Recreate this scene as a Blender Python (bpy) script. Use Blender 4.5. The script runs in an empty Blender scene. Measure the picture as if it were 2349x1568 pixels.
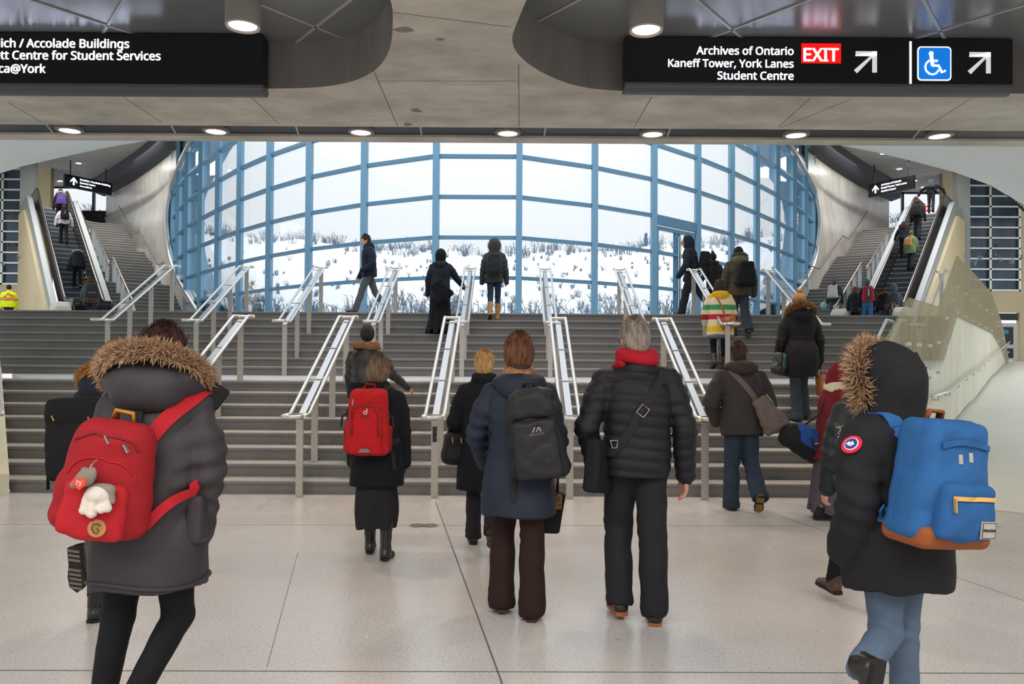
import bpy, bmesh, math, random
import numpy as np
from mathutils import Vector, Matrix, Euler
S = bpy.context.scene
COL = S.collection
random.seed(7); np.random.seed(7)
PI = math.pi
# ---------------------------------------------------------------- camera
CAMZ = 1.62; FPX = 1780.0; PITCH = math.atan(24/1780.0); ROLL = 0.0065
CAMR = Matrix.Rotation(PI/2+PITCH, 4, 'X') @ Matrix.Rotation(ROLL, 4, 'Z')
cam = bpy.data.cameras.new('camera'); cam.sensor_width = 36.0; cam.lens = 36.0*FPX/2349.0
cam.clip_end = 400
cam_o = bpy.data.objects.new('camera', cam); COL.objects.link(cam_o)
cam_o.matrix_world = Matrix.Translation((0, 0, CAMZ)) @ CAMR
S.camera = cam_o
def at(px, py, d):
    "the place on depth plane y=d that the photo shows at a pixel"
    v = CAMR.to_3x3() @ Vector(((px-1174.5)/FPX, (784-py)/FPX, -1))
    return Vector((v.x/v.y*d, d, CAMZ+v.z/v.y*d))
def atz(px, py, z):
    v = CAMR.to_3x3() @ Vector(((px-1174.5)/FPX, (784-py)/FPX, -1))
    t = (z-CAMZ)/v.z
    return Vector((v.x*t, v.y*t, z))
# ---------------------------------------------------------------- world and light
W = bpy.data.worlds.new('overcast'); S.world = W; W.use_nodes = True
wn = W.node_tree; bg = wn.nodes['Background']
tc = wn.nodes.new('ShaderNodeTexCoord'); sx = wn.nodes.new('ShaderNodeSeparateXYZ')
rp = wn.nodes.new('ShaderNodeValToRGB'); wn.links.new(tc.outputs['Generated'], sx.inputs[0])
wn.links.new(sx.outputs['Z'], rp.inputs[0]); wn.links.new(rp.outputs[0], bg.inputs[0])
rp.color_ramp.elements[0].color = (.95, .97, .99, 1); rp.color_ramp.elements[1].color = (.88, .93, 1, 1)
mp_ = wn.nodes.new('ShaderNodeMapRange'); wn.links.new(sx.outputs['Z'], mp_.inputs[0])
mp_.inputs[3].default_value = 1.03; mp_.inputs[4].default_value = 2.1; wn.links.new(mp_.outputs[0], bg.inputs[1])
S.view_settings.view_transform = 'Standard'; S.view_settings.look = 'None'
S.view_settings.exposure = -0.08; S.view_settings.gamma = 1; S.view_settings.use_curve_mapping = False
S.cycles.use_denoising = True
S.cycles.max_bounces = 6; S.cycles.diffuse_bounces = 3; S.cycles.glossy_bounces = 3
S.cycles.transparent_max_bounces = 10; S.cycles.transmission_bounces = 3
S.cycles.sample_clamp_indirect = 4; S.cycles.caustics_reflective = False; S.cycles.caustics_refractive = False
def area(name, loc, rot, sx_, sy_, power, col):
    l = bpy.data.lights.new(name, 'AREA'); l.shape = 'RECTANGLE'; l.size = sx_; l.size_y = sy_
    l.energy = power; l.color = col
    o = bpy.data.objects.new(name, l); o.location = loc; o.rotation_euler = rot; COL.objects.link(o); return o
# the hall's rows of ceiling lamps behind the photographer
area('hall_lamps', (0, -.8, 4.6), (0, 0, 0), 14, 4, 820, (1, .975, .95))
area('concourse_lamps_left', (-18, 31, 10.7), (0, 0, 0), 7, 12, 1150, (1, .98, .95))
area('concourse_lamps_right', (16.3, 31, 10.7), (0, 0, 0), 7, 12, 1150, (1, .98, .95))
# ---------------------------------------------------------------- helpers
def hexc(h):
    r = [int(h[i:i+2], 16)/255 for i in (0, 2, 4)]
    return tuple((c/12.92 if c <= .04045 else ((c+.055)/1.055)**2.4) for c in r)+(1,)
MATS = {}
def mat(name, col, rough=.6, metal=0, var=0, vscale=6, bump=0, bscale=60, col2=None, stretch=None, emit=0, spec=.5, coat=0, detail=6, coord='Object'):
    if name in MATS: return MATS[name]
    m = bpy.data.materials.new(name); m.use_nodes = True; n = m.node_tree; b = n.nodes['Principled BSDF']
    c = hexc(col) if isinstance(col, str) else tuple(col)+(1,)
    b.inputs['Base Color'].default_value = c; b.inputs['Roughness'].default_value = rough
    b.inputs['Metallic'].default_value = metal; b.inputs['Specular IOR Level'].default_value = spec
    if coat: b.inputs['Coat Weight'].default_value = coat; b.inputs['Coat Roughness'].default_value = .15
    if emit: b.inputs['Emission Color'].default_value = c; b.inputs['Emission Strength'].default_value = emit
    t = None
    if var or bump:
        t = n.nodes.new('ShaderNodeTexCoord'); src = t.outputs[coord]
        if stretch:
            mp = n.nodes.new('ShaderNodeMapping'); mp.inputs['Scale'].default_value = stretch
            n.links.new(src, mp.inputs[0]); src = mp.outputs[0]
    if var:
        z = n.nodes.new('ShaderNodeTexNoise'); z.inputs['Scale'].default_value = vscale; z.inputs['Detail'].default_value = detail
        z.inputs['Roughness'].default_value = .65
        n.links.new(src, z.inputs['Vector'])
        r = n.nodes.new('ShaderNodeValToRGB')
        c2 = hexc(col2) if col2 else tuple(x*(1-var) for x in c[:3])+(1,)
        r.color_ramp.elements[0].position = .32; r.color_ramp.elements[1].position = .68
        r.color_ramp.elements[0].color = c2; r.color_ramp.elements[1].color = c
        n.links.new(z.outputs['Fac'], r.inputs[0]); n.links.new(r.outputs[0], b.inputs['Base Color'])
    if bump:
        z = n.nodes.new('ShaderNodeTexNoise'); z.inputs['Scale'].default_value = bscale; z.inputs['Detail'].default_value = 4
        n.links.new(src, z.inputs['Vector'])
        u = n.nodes.new('ShaderNodeBump'); u.inputs['Strength'].default_value = bump; u.inputs['Distance'].default_value = .01
        n.links.new(z.outputs['Fac'], u.inputs['Height']); n.links.new(u.outputs[0], b.inputs['Normal'])
    MATS[name] = m; return m
def glassm(name, tint, refl=.06):
    if name in MATS: return MATS[name]
    m = bpy.data.materials.new(name); m.use_nodes = True; n = m.node_tree
    for x in list(n.nodes): n.nodes.remove(x)
    o = n.nodes.new('ShaderNodeOutputMaterial'); t = n.nodes.new('ShaderNodeBsdfTransparent'); g = n.nodes.new('ShaderNodeBsdfGlossy')
    x = n.nodes.new('ShaderNodeMixShader'); f = n.nodes.new('ShaderNodeLayerWeight'); f.inputs[0].default_value = .5
    pw = n.nodes.new('ShaderNodeMath'); pw.operation = 'POWER'; pw.inputs[1].default_value = 5
    mm = n.nodes.new('ShaderNodeMath'); mm.operation = 'ADD'; mm.inputs[1].default_value = refl; mm.use_clamp = True
    t.inputs[0].default_value = tuple(tint)+(1,); g.inputs['Roughness'].default_value = .02
    n.links.new(f.outputs['Facing'], pw.inputs[0]); n.links.new(pw.outputs[0], mm.inputs[0]); n.links.new(mm.outputs[0], x.inputs[0])
    n.links.new(t.outputs[0], x.inputs[1]); n.links.new(g.outputs[0], x.inputs[2]); n.links.new(x.outputs[0], o.inputs[0])
    MATS[name] = m; return m
class MB:
    "collects shapes and links them as one mesh object"
    def __init__(s): s.v = []; s.f = []; s.mi = []
    def add(s, vs, fs, mi=0):
        k = len(s.v); s.v += [tuple(v) for v in vs]; s.f += [tuple(i+k for i in f) for f in fs]; s.mi += [mi]*len(fs); return s
    def box(s, x0, x1, y0, y1, z0, z1, mi=0):
        return s.prism([(x0, y0), (x1, y0), (x1, y1), (x0, y1)], z0, z1, mi)
    def prism(s, pts, z0, z1, mi=0):
        n = len(pts); v = [(p[0], p[1], z0) for p in pts]+[(p[0], p[1], z1) for p in pts]
        f = [tuple(range(n))[::-1], tuple(range(n, 2*n))]+[(i, (i+1) % n, n+(i+1) % n, n+i) for i in range(n)]
        return s.add(v, f, mi)
    def hull8(s, a, b, mi=0):
        "a, b: two quads of matching corners"
        v = list(a)+list(b); n = len(a)
        return s.add(v, [tuple(range(n))[::-1], tuple(range(n, 2*n))]+[(i, (i+1) % n, n+(i+1) % n, n+i) for i in range(n)], mi)
    def bar(s, p, q, w, h, up=(0, 0, 1), mi=0):
        p = Vector(p); q = Vector(q); d = (q-p).normalized(); u = Vector(up); r = d.cross(u)
        if r.length < 1e-4: r = d.cross(Vector((0, 1, 0)))
        r.normalize(); u = r.cross(d).normalized()
        c = [r*w/2+u*h/2, -r*w/2+u*h/2, -r*w/2-u*h/2, r*w/2-u*h/2]
        return s.hull8([p+x for x in c], [q+x for x in c], mi)
    def tube(s, pts, r, seg=10, mi=0, closed=False, flat=1.0):
        pts = [Vector(p) for p in pts]; n = len(pts); rs = r if hasattr(r, '__len__') else [r]*n
        rings = []; prev = None
        for i, p in enumerate(pts):
            a = pts[(i-1) % n] if (closed or i > 0) else p; b = pts[(i+1) % n] if (closed or i < n-1) else p
            d = (b-a).normalized()
            if prev is None:
                u = d.orthogonal().normalized()
                if abs(d.z) < .9: u = (Vector((0, 0, 1))-d*d.z).normalized()
            else: u = (prev-d*prev.dot(d)).normalized()
            prev = u; w = d.cross(u)
            rings.append([p+(u*math.cos(t)*flat+w*math.sin(t))*rs[i] for t in (2*PI*k/seg for k in range(seg))])
        v = [x for g in rings for x in g]; f = []
        m = n if closed else n-1
        for i in range(m):
            j = (i+1) % n
            f += [(i*seg+k, i*seg+(k+1) % seg, j*seg+(k+1) % seg, j*seg+k) for k in range(seg)]
        if not closed: f += [tuple(range(seg))[::-1], tuple(range((n-1)*seg, n*seg))]
        return s.add(v, f, mi)
    def ribbon(s, pts, nrm, w, t, mi=0):
        "a flat strap: centre line, outward normals, width, thickness"
        rings = []; n = len(pts)
        for i in range(n):
            p = Vector(pts[i]); d = (Vector(pts[min(i+1, n-1)])-Vector(pts[max(i-1, 0)])).normalized()
            nn = Vector(nrm[i]); nn = (nn-d*nn.dot(d)).normalized(); r = d.cross(nn); ww = w[i] if hasattr(w, '__len__') else w
            rings.append([p+r*ww/2, p+r*ww/2+nn*t, p-r*ww/2+nn*t, p-r*ww/2])
        v = [x for g in rings for x in g]
        f = [(i*4+k, i*4+(k+1) % 4, i*4+4+(k+1) % 4, i*4+4+k) for i in range(n-1) for k in range(4)]
        f += [(3, 2, 1, 0), tuple(range(4*n-4, 4*n))]
        return s.add(v, f, mi)
    def lathe(s, prof, c=(0, 0, 0), seg=24, mi=0):
        n = len(prof); v = [(c[0]+r*math.cos(2*PI*k/seg), c[1]+r*math.sin(2*PI*k/seg), c[2]+z) for r, z in prof for k in range(seg)]
        f = [(i*seg+k, i*seg+(k+1) % seg, i*seg+seg+(k+1) % seg, i*seg+seg+k) for i in range(n-1) for k in range(seg)]
        return s.add(v, f, mi)
    def ell(s, c, r, seg=16, rows=10, mi=0, R=None):
        v = []; 
        for i in range(rows+1):
            a = PI*i/rows
            for k in range(seg):
                q = Vector((r[0]*math.sin(a)*math.cos(2*PI*k/seg), r[1]*math.sin(a)*math.sin(2*PI*k/seg), r[2]*math.cos(a)))
                v.append(Vector(c)+(R @ q if R else q))
        f = [(i*seg+k, i*seg+seg+k, i*seg+seg+(k+1) % seg, i*seg+(k+1) % seg) for i in range(rows) for k in range(seg)]
        return s.add(v, f, mi)
    def grid(s, rows, mi=0, thick=None):
        n = len(rows[0]); v = [p for r in rows for p in r]
        f = [(i*n+k, i*n+k+1, i*n+n+k+1, i*n+n+k) for i in range(len(rows)-1) for k in range(n-1)]
        return s.add(v, f, mi)
    def build(s, name, m, parent=None, off=None, smooth=False, bevel=0, solid=0):
        me = bpy.data.meshes.new(name)
        vs = s.v if off is None else [(v[0]-off[0], v[1]-off[1], v[2]-off[2]) for v in s.v]
        me.from_pydata(vs, [], s.f)
        ms = m if isinstance(m, (list, tuple)) else [m]
        for x in ms: me.materials.append(x)
        if len(ms) > 1: me.polygons.foreach_set('material_index', s.mi)
        if smooth: me.polygons.foreach_set('use_smooth', [True]*len(s.f))
        bm = bmesh.new(); bm.from_mesh(me); bmesh.ops.recalc_face_normals(bm, faces=bm.faces); bm.to_mesh(me); bm.free()
        me.update()
        o = bpy.data.objects.new(name, me); COL.objects.link(o)
        if parent: o.parent = parent
        if bevel:
            b = o.modifiers.new('bevel', 'BEVEL'); b.width = bevel; b.segments = 2; b.limit_method = 'ANGLE'
        if solid:
            b = o.modifiers.new('thick', 'SOLIDIFY'); b.thickness = solid
        if smooth == 'auto':
            me.polygons.foreach_set('use_smooth', [True]*len(me.polygons))
            try: me.set_sharp_from_angle(angle=math.radians(35))
            except Exception: pass
        return o
def tag(o, label=None, cat=None, group=None, kind=None):
    if label: o['label'] = label
    if cat: o['category'] = cat
    if group: o['group'] = group
    if kind: o['kind'] = kind
    return o
def thing(name, loc, label, cat, group=None, rz=0):
    o = bpy.data.objects.new(name, None); COL.objects.link(o); o.location = loc; o.rotation_euler = (0, 0, rz)
    o.empty_display_size = .1
    return tag(o, label, cat, group)
def copy_tree(o, parent=None):
    c = o.copy(); COL.objects.link(c)
    if parent: c.parent = parent
    for ch in o.children: copy_tree(ch, c)
    return c
def struct(o): o['kind'] = 'structure'; return o
DG = None
def to_mesh(o):
    "turns a text or curve object into a plain mesh object's data and removes the source"
    dg = bpy.context.evaluated_depsgraph_get(); dg.update()
    me = bpy.data.meshes.new_from_object(o.evaluated_get(dg)); COL.objects.unlink(o); bpy.data.objects.remove(o); return me
FONT = None
try:
    import os
    FONT = bpy.data.fonts.load(os.path.join(bpy.utils.resource_path('LOCAL'), 'datafiles', 'fonts', 'NotoSansHebrew-Regular.woff2'))
except Exception: FONT = None
def text_mesh(txt, bold=0.0, depth=.004, spacing=1.0):
    c = bpy.data.curves.new('lettering', 'FONT'); c.body = txt
    if FONT: c.font = FONT
    c.size = 1; c.offset = bold; c.extrude = depth; c.space_character = spacing
    c.resolution_u = 4
    o = bpy.data.objects.new('lettering', c); COL.objects.link(o)
    me = to_mesh(o); a = np.array([v.co[:] for v in me.vertices]); f = [tuple(p.vertices) for p in me.polygons]
    bpy.data.meshes.remove(me)
    return a, f
def text_in(mb, txt, org, xdir, zdir, width=None, height=None, bold=.0, depth=.004, align='l', mi=0, spacing=1.0):
    "lettering in the plane org + a*xdir + b*zdir; scaled to a width or a height; bold strokes by slightly shifted copies"
    a, f = text_mesh(txt, 0, 1, spacing); x0, x1 = a[:, 0].min(), a[:, 0].max(); y0, y1 = a[:, 1].min(), a[:, 1].max()
    s = width/(x1-x0) if width else height/(y1-y0)
    X = Vector(xdir).normalized(); Z = Vector(zdir).normalized(); N = X.cross(Z); O = Vector(org)
    ox = x0 if align == 'l' else (x1 if align == 'r' else (x0+x1)/2)
    for dx, dz in (((0, 0),) if not bold else ((-bold, 0), (bold, 0), (0, bold*.6), (0, -bold*.6))):
        mb.add([O+X*((p[0]-ox+dx)*s)+Z*((p[1]+dz)*s)+N*(p[2]*depth) for p in a], f, mi)
    return s
# ================================================================ materials of the place
X0 = -0.85
def terrazzo(name, base, dark, light, sc=90, rough=.3, big=.08, stain=None):
    m = bpy.data.materials.new(name); m.use_nodes = True; n = m.node_tree; b = n.nodes['Principled BSDF']; L = n.links.new
    t = n.nodes.new('ShaderNodeTexCoord')
    def noise(s, d=4, r=.6):
        z = n.nodes.new('ShaderNodeTexNoise'); z.inputs['Scale'].default_value = s; z.inputs['Detail'].default_value = d
        z.inputs['Roughness'].default_value = r; L(t.outputs['Object'], z.inputs['Vector']); return z.outputs['Fac']
    def ramp(f, a, ca, c, cb):
        r = n.nodes.new('ShaderNodeValToRGB'); e = r.color_ramp.elements
        e[0].position = a; e[0].color = ca; e[1].position = c; e[1].color = cb; L(f, r.inputs[0]); return r.outputs[0]
    def mix(f, a, c, mode='MIX'):
        x = n.nodes.new('ShaderNodeMix'); x.data_type = 'RGBA'; x.blend_type = mode
        if hasattr(f, 'links'): L(f, x.inputs[0])
        else: x.inputs[0].default_value = f
        for q, k in ((a, 6), (c, 7)):
            if hasattr(q, 'links'): L(q, x.inputs[k])
            else: x.inputs[k].default_value = q
        return x.outputs[2]
    c = mix(ramp(noise(sc, 5, .75), .36, (1, 1, 1, 1), .5, (0, 0, 0, 1)), hexc(base), hexc(dark))
    c = mix(ramp(noise(sc*1.7, 3, .7), .6, (0, 0, 0, 1), .7, (1, 1, 1, 1)), c, hexc(light))
    k = 1-big
    c = mix(1.0, c, ramp(noise(1.1, 5, .65), .35, (k, k, k, 1), .65, (1, 1, 1, 1)), 'MULTIPLY')
    if stain:
        c = mix(ramp(noise(.7, 2, .5), .40, (0, 0, 0, 1), .95, (.55, .55, .55, 1)), c, hexc(stain))
        c = mix(ramp(noise(11, 3, .7), .70, (0, 0, 0, 1), .74, (.7, .7, .7, 1)), c, hexc('5b5654'))
    L(c, b.inputs['Base Color'])
    rr = n.nodes.new('ShaderNodeMapRange'); L(noise(2.2, 6), rr.inputs[0]); rr.inputs[3].default_value = rough-.08; rr.inputs[4].default_value = rough+.12
    L(rr.outputs[0], b.inputs['Roughness'])
    MATS[name] = m; return m
M_floor = terrazzo('floor_terrazzo', 'd6d3d1', 'aaa6a3', 'e0dedc', 70, .22, .07, 'cdbcad')
M_step = terrazzo('step_granite', '807f7d', '565453', '979694', 85, .6, .2)
M_nose_lit = terrazzo('step_nosing_lit', 'b4b0aa', '8c8782', 'c4c0bb', 85, .5, .08)  # paler copy of the step stone: light from above painted into the colour
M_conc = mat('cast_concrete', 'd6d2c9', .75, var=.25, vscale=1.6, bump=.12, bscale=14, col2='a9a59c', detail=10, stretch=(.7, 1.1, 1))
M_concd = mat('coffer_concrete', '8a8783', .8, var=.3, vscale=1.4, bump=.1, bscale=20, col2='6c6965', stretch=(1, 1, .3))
M_wallc = mat('burnished_concrete', 'c8c4bc', .27, var=.2, vscale=.9, bump=.05, bscale=8, col2='aaa59d', stretch=(1, 1, .45), spec=.6)
M_pale = mat('pale_concrete', 'd9d6c2', .6, var=.12, vscale=1.2, col2='c6c3ae', stretch=(1, 1, .4))
M_cream = mat('cream_plaster', 'cdbf9d', .7, var=.08, vscale=.6)
M_white = mat('white_plaster', 'f2f2ef', .6, var=.05, vscale=.5)
M_steel = mat('brushed_steel', 'e0e0de', .3, .6, var=.08, vscale=30)
M_steelp = mat('steel_post', 'bdbab4', .38, .5, var=.1, vscale=20)
M_blue = mat('blue_grey_frame', '74a4c2', .45, .1)
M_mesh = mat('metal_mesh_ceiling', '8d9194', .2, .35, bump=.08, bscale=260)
M_strip = mat('mesh_joint', 'b4b7b9', .4, .2)
M_dark = mat('dark_metal', '2b2d30', .45, .4)
M_sign = mat('sign_black', '0c0e14', .3)
M_siglit = mat('sign_white_lit', 'f2f4ff', .5, emit=1.15)
M_red = mat('sign_red_lit', 'f5100c', .5, emit=.9)
M_bluesig = mat('sign_blue_lit', '0a74d8', .5, emit=.85)
M_grey = mat('sign_grey_trim', '5d6066', .4, .5)
M_lens = mat('lamp_lens', 'fff6ec', .5, emit=9)
M_house = mat('lamp_housing', '8b8783', .5, .2)
M_glass = glassm('window_glass', (.95, .97, .98), .05)
M_guard = glassm('guard_glass', (.93, .97, .965), .05)
M_slat = mat('ceiling_slat', 'c9c9c6', .5, .3)
M_snow = mat('snow', 'f7f8fa', .8, var=.04, vscale=.8)
M_twig = mat('frosted_twig', '7f8f9e', .9)
M_black = mat('black_rubber', '1b1a1c', .4)
# ================================================================ floor, stairs, upper floor
fm = MB(); fm.box(-16, 22, -4, 8.86, -.2, 0); fm.add([(4.04+.7*6.2, 15, 0), (22, 8.86, 0), (22, 15, 0), (4.04, 8.86, 0)], [(3, 1, 2, 0)])
struct(fm.build('floor', M_floor))
jm = MB()
M_joint = mat('floor_joint', '6f6a66', .7)
for a, b, w in (((999, 1150), (1152, 1568), .010), ((-300, 1536), (2700, 1545), .008), ((-100, 1202), (2300, 1207), .004), ((1690, 1148), (2420, 1402), .004), ((684, 1265), (612, 1530), .003)):
    p = atz(*a, 0); q = atz(*b, 0); jm.bar((p.x, p.y, .0005), (q.x, q.y, .0005), w, .002)
struct(jm.build('floor_joint', M_joint))
dr = MB(); p = atz(972, 1205, 0)
dr.lathe([(.0, 0), (.075, 0), (.075, .004), (.06, .004), (.06, .002), (.045, .002), (.045, .004), (.0, .004)], (p.x-.06, p.y, 0), 20)
dr.lathe([(.0, 0), (.075, 0), (.075, .004), (.06, .004), (.06, .002), (.045, .002), (.045, .004), (.0, .004)], (p.x+.06, p.y, 0), 20)
tag(dr.build('floor_drain', mat('drain_bronze', '8a7a68', .4, .7)), 'small round metal drain cover pair set in the floor beside the diagonal joint', 'drain')
D1 = 8.81; RISE = .15; RUN = .30
def wx(y): return 4.85+(y-8.8)*.7        # half width between the flanking walls
def flight(name, y0, z0, label):
    t = thing(name, (X0, y0, z0), label, 'stairs', 'broad grey stair flights up to the window level')
    for i in range(8):
        y = y0+i*RUN; z = z0+i*RISE; a = wx(y)-.02; e = y0+8*RUN-RUN+.02 if i < 7 else y+.3
        m = MB(); b = wx(y+.32)-.02
        m.prism([(-a, .022), (a, .022), (b, .34), (-b, .34)], z-z0+.0, z-z0+RISE-.04, 0)
        m.prism([(-a, 0), (a, 0), (b, .34), (-b, .34)], z-z0+RISE-.04, z-z0+RISE-.012, 0)
        m.prism([(-a, .004), (a, .004), (b, .34), (-b, .34)], z-z0+RISE-.012, z-z0+RISE, 1)  # tread top in the paler tone, painted as if lit from above
        o = m.build('step', [M_step, M_nose_lit], t); o.location = (0, i*RUN, 0)
        for v in o.data.vertices: pass
    return t
flight('stair_flight', D1, 0, 'lower flight of eight grey granite steps rising from the pale hall floor')
YL = D1+8*RUN-.02
lm = MB(); a, b = wx(YL)-.3, wx(D1+7*RUN+2.42)-.3
lm.prism([(X0-a, YL), (X0+a, YL), (X0+b, 13.32), (X0-b, 13.32)], 1.0, 1.2)
struct(lm.build('landing', mat('landing_stone', 'c6c9cc', .45, var=.08, vscale=3)))
flight('stair_flight', 13.31, 1.2, 'upper flight of eight grey granite steps between the landing and the window level')
um = MB(); y0 = 13.31+7*RUN+.3
um.prism([(X0-wx(y0)+.3, y0), (X0+wx(y0)-.3, y0), (X0+wx(35)-.3, 35), (X0+24, 46), (X0-24, 46), (X0-wx(35)+.3, 35)], 2.15, 2.4)
struct(um.build('floor_upper', M_floor))
# ================================================================ flanking walls with ramp, guard glass and rails
for s in (-1, 1):
    side = 'left' if s < 0 else 'right'
    W_ = lambda y, off=0.0: Vector((X0+s*(wx(y)+off*.82+(.33 if s < 0 else 0)), y-off*.57, 0))     # off>0 is the ramp side
    prof = [(8.45, 0), (8.45, .24), (11.0, 1.36), (13.9, 1.36), (16.7, 2.66), (26.5, 2.56), (31.5, 1.9), (36, 1.2), (36, -.1)]
    m = MB(); A = [W_(y)+Vector((0, 0, z)) for y, z in prof]; B = [W_(y, -.28)+Vector((0, 0, z)) for y, z in prof]
    m.hull8(A, B); w = struct(m.build('wall_stair_'+side, M_pale))
    r = MB(); rz = [(8.86, 0.002), (15, .004), (19.5, .33), (20.6, .34), (27, .86), (28, .87), (36, 1.36), (44, 1.36)]
    r.grid([[W_(y, .0)+Vector((0, 0, z)), W_(y, 6)+Vector((0, 0, z)), W_(y, 13)+Vector((0, 0, z))] for y, z in rz])
    struct(r.build('floor_ramp_'+side, terrazzo('ramp_floor', 'dcddd2', 'c2c3b8', 'e4e5da', 60, .4, .05) if s < 0 else MATS['ramp_floor']))
    b = MB(); b.grid([[W_(y, .02)+Vector((0, 0, z+h)) for h in (0, .11)] for y, z in rz[:-1]]); struct(b.build('baseboard_'+side, mat('ramp_baseboard', 'a9aca2', .5)))
    g = thing('glass_guard', W_(12), 'frameless glass guard fixed along the '+side+' stair wall with steel buttons', 'guard', 'glass guards beside the stairs')
    go = g.location
    gy = [8.5, 9.4, 10.3, 11.2, 12.05, 13.1, 14.05, 15.1, 16.0, 16.7, 18.2, 19.9, 21.8, 23.8, 25.9, 28.6, 31.6, 35]
    cur = lambda y: float(np.interp(y, [p[0] for p in prof[1:-1]], [p[1] for p in prof[1:-1]]))
    top = lambda y: float(np.interp(y, [8.5, 11.2, 14.05, 16.7, 25.9, 31.6, 35], [1.33, 2.45, 2.5, 3.78, 3.7, 2.75, 1.5]))
    for a, c in zip(gy[:-1], gy[1:]):
        p = MB(); a2 = a+.012; c2 = c-.012
        q = [W_(a2, .05)+Vector((0, 0, cur(a2)-.22)), W_(c2, .05)+Vector((0, 0, cur(c2)-.22)), W_(c2, .05)+Vector((0, 0, top(c2))), W_(a2, .05)+Vector((0, 0, top(a2)))]
        q2 = [x-Vector((s*.82, -.57, 0))*.015 for x in q]
        p.hull8(q, q2).build('pane', M_guard, g, go)
    f = MB()
    for y in gy[1:]:
        for dz in (-.12, .42):
            c = W_(y-.05, .02)+Vector((0, 0, cur(y)+dz)); f = MB()
            f.bar(c, c+Vector((s*.82, -.57, 0))*.06, .05, .05); f.build('fixing', M_steel, g, go)
    h = thing('handrail', W_(15), 'long steel handrail bracketed along the '+side+' ramp wall', 'handrail', 'wall handrails by the ramps')
    ho = h.location
    hy = [(13, .93), (15, .93), (19.3, 1.22), (20.6, 1.25), (26.6, 1.74), (28, 1.78), (35, 2.25)]
    MB().tube([W_(y, .1)+Vector((0, 0, z)) for y, z in hy], .024, 10).build('rail', M_steel, h, ho, smooth=True)
    for y in np.arange(13.6, 35, 1.5):
        z = float(np.interp(y, [p[0] for p in hy], [p[1] for p in hy])); c = W_(y, .1)+Vector((0, 0, z)); e = W_(y, 0)+Vector((0, 0, z-.09))
        MB().tube([c, c-Vector((0, 0, .09)), e], .01, 6).build('bracket', M_steelp, h, ho)
    for fy, fz, nm in ((8.55, .92, 'lower'), (13.0, 2.12, 'upper')):
        h = thing('handrail', W_(fy, -.5)+Vector((0, 0, fz-.92)), 'steel handrail at the '+side+' edge of the '+nm+' stair flight', 'handrail')
        ho = h.location; q = [(fy-.3, 0), (fy, 0), (fy+2.4, 1.2), (fy+2.8, 1.2)]
        for off in (-.02, -.2):
            MB().tube([W_(y, off)+Vector((0, 0, fz+z)) for y, z in q], .021, 10).build('rail', M_steel, h, ho, smooth=True)
        e0 = W_(fy-.3, -.02)+Vector((0, 0, fz)); e1 = W_(fy-.3, -.2)+Vector((0, 0, fz)); MB().tube([e0, (e0+e1)/2-Vector((0, .05, 0)), e1], .021, 10).build('end_loop', M_steel, h, ho, smooth=True)
        for y, gz in ((fy+.05, 0), (fy+2.6, 1.2)):
            c = W_(y, -.11); MB().box(c.x-.035, c.x+.035, c.y-.012, c.y+.012, fz-.92+gz, fz-.05+gz).build('post', M_steelp, h, ho)
# ================================================================ stair handrails in the middle of the flights
M_led = mat('rail_light_panel', 'b4b9be', .32, .8)
M_yel = mat('rail_end_light', 'e8e07a', .4, emit=.4)
def stair_rail(x, fy, fz, posts, label):
    t = thing('stair_handrail', (x, fy, fz-.92), label, 'handrail', 'twin tube steel handrails on the stairs')
    o = t.location
    pr = [(fy-.28, 0), (fy-.02, 0), (fy+.03, .012), (fy+2.37, 1.182), (fy+2.42, 1.196), (fy+2.62, 1.2)]
    for sg in (-1, 1):
        MB().tube([(x+sg*.105, y, fz+z) for y, z in pr], .021, 10).build('rail', M_steel, t, o, smooth=True)
    for y, z, q in ((fy-.28, 0, -1), (fy+2.62, 1.2, 1)):
        MB().tube([(x-.105, y, fz+z), (x-.08, y+q*.05, fz+z), (x, y+q*.07, fz+z), (x+.08, y+q*.05, fz+z), (x+.105, y, fz+z)], .021, 10).build('end_loop', M_steel, t, o, smooth=True)
        for sg in (-1, 1):
            MB().tube([(x+sg*.105, y, fz+z), (x+sg*.105, y-q*.05, fz+z)], .0225, 10).build('end_light', M_yel, t, o, smooth=True)
    MB().bar((x, fy+.02, fz-.055), (x, fy+2.4, fz+1.135), .075, .02).build('light_panel', M_led, t, o)
    for k in (.04, .34, .66, .97):
        y = fy+2.4*k; z = fz+1.2*k
        MB().tube([(x-.105, y, z-.02), (x-.105, y, z-.05), (x+.105, y, z-.05), (x+.105, y, z-.02)], .007, 6).build('bracket', M_steelp, t, o)
    for py, pz in posts:
        zt = fz+max(0, min(1.2, (py-fy)*.5))-.07
        MB().box(x-.039, x+.039, py-.012, py+.012, pz, zt).build('post', M_steelp, t, o)
    return t
nth = ['first', 'second', 'third', 'fourth', 'fifth', 'sixth', 'seventh', 'eighth', 'ninth']
for k in range(-2, 3):
    t = stair_rail(X0+1.5*k, 8.61, .92, [(8.63, 0), (9.28, .3), (10.18, .75), (11.0, 1.2)],
                   ('twin tube steel handrail on the lower flight, '+nth[k+2]+' from the left' if k else 'middle handrail of the lower flight, with a black number plate on its post'))
    if k == 0:
        x = X0; o = t.location
        MB().box(x-.022, x+.022, 8.606, 8.618, .625, .79).build('number_plate', M_sign, t, o)
        m = MB(); text_in(m, '12S  6S', (x-.012, 8.604, .78), (0, 0, -1), (1, 0, 0), width=.14, bold=.01, depth=.001); m.build('lettering', mat('plate_white', 'f4f4f4', .5), t, o)
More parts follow.
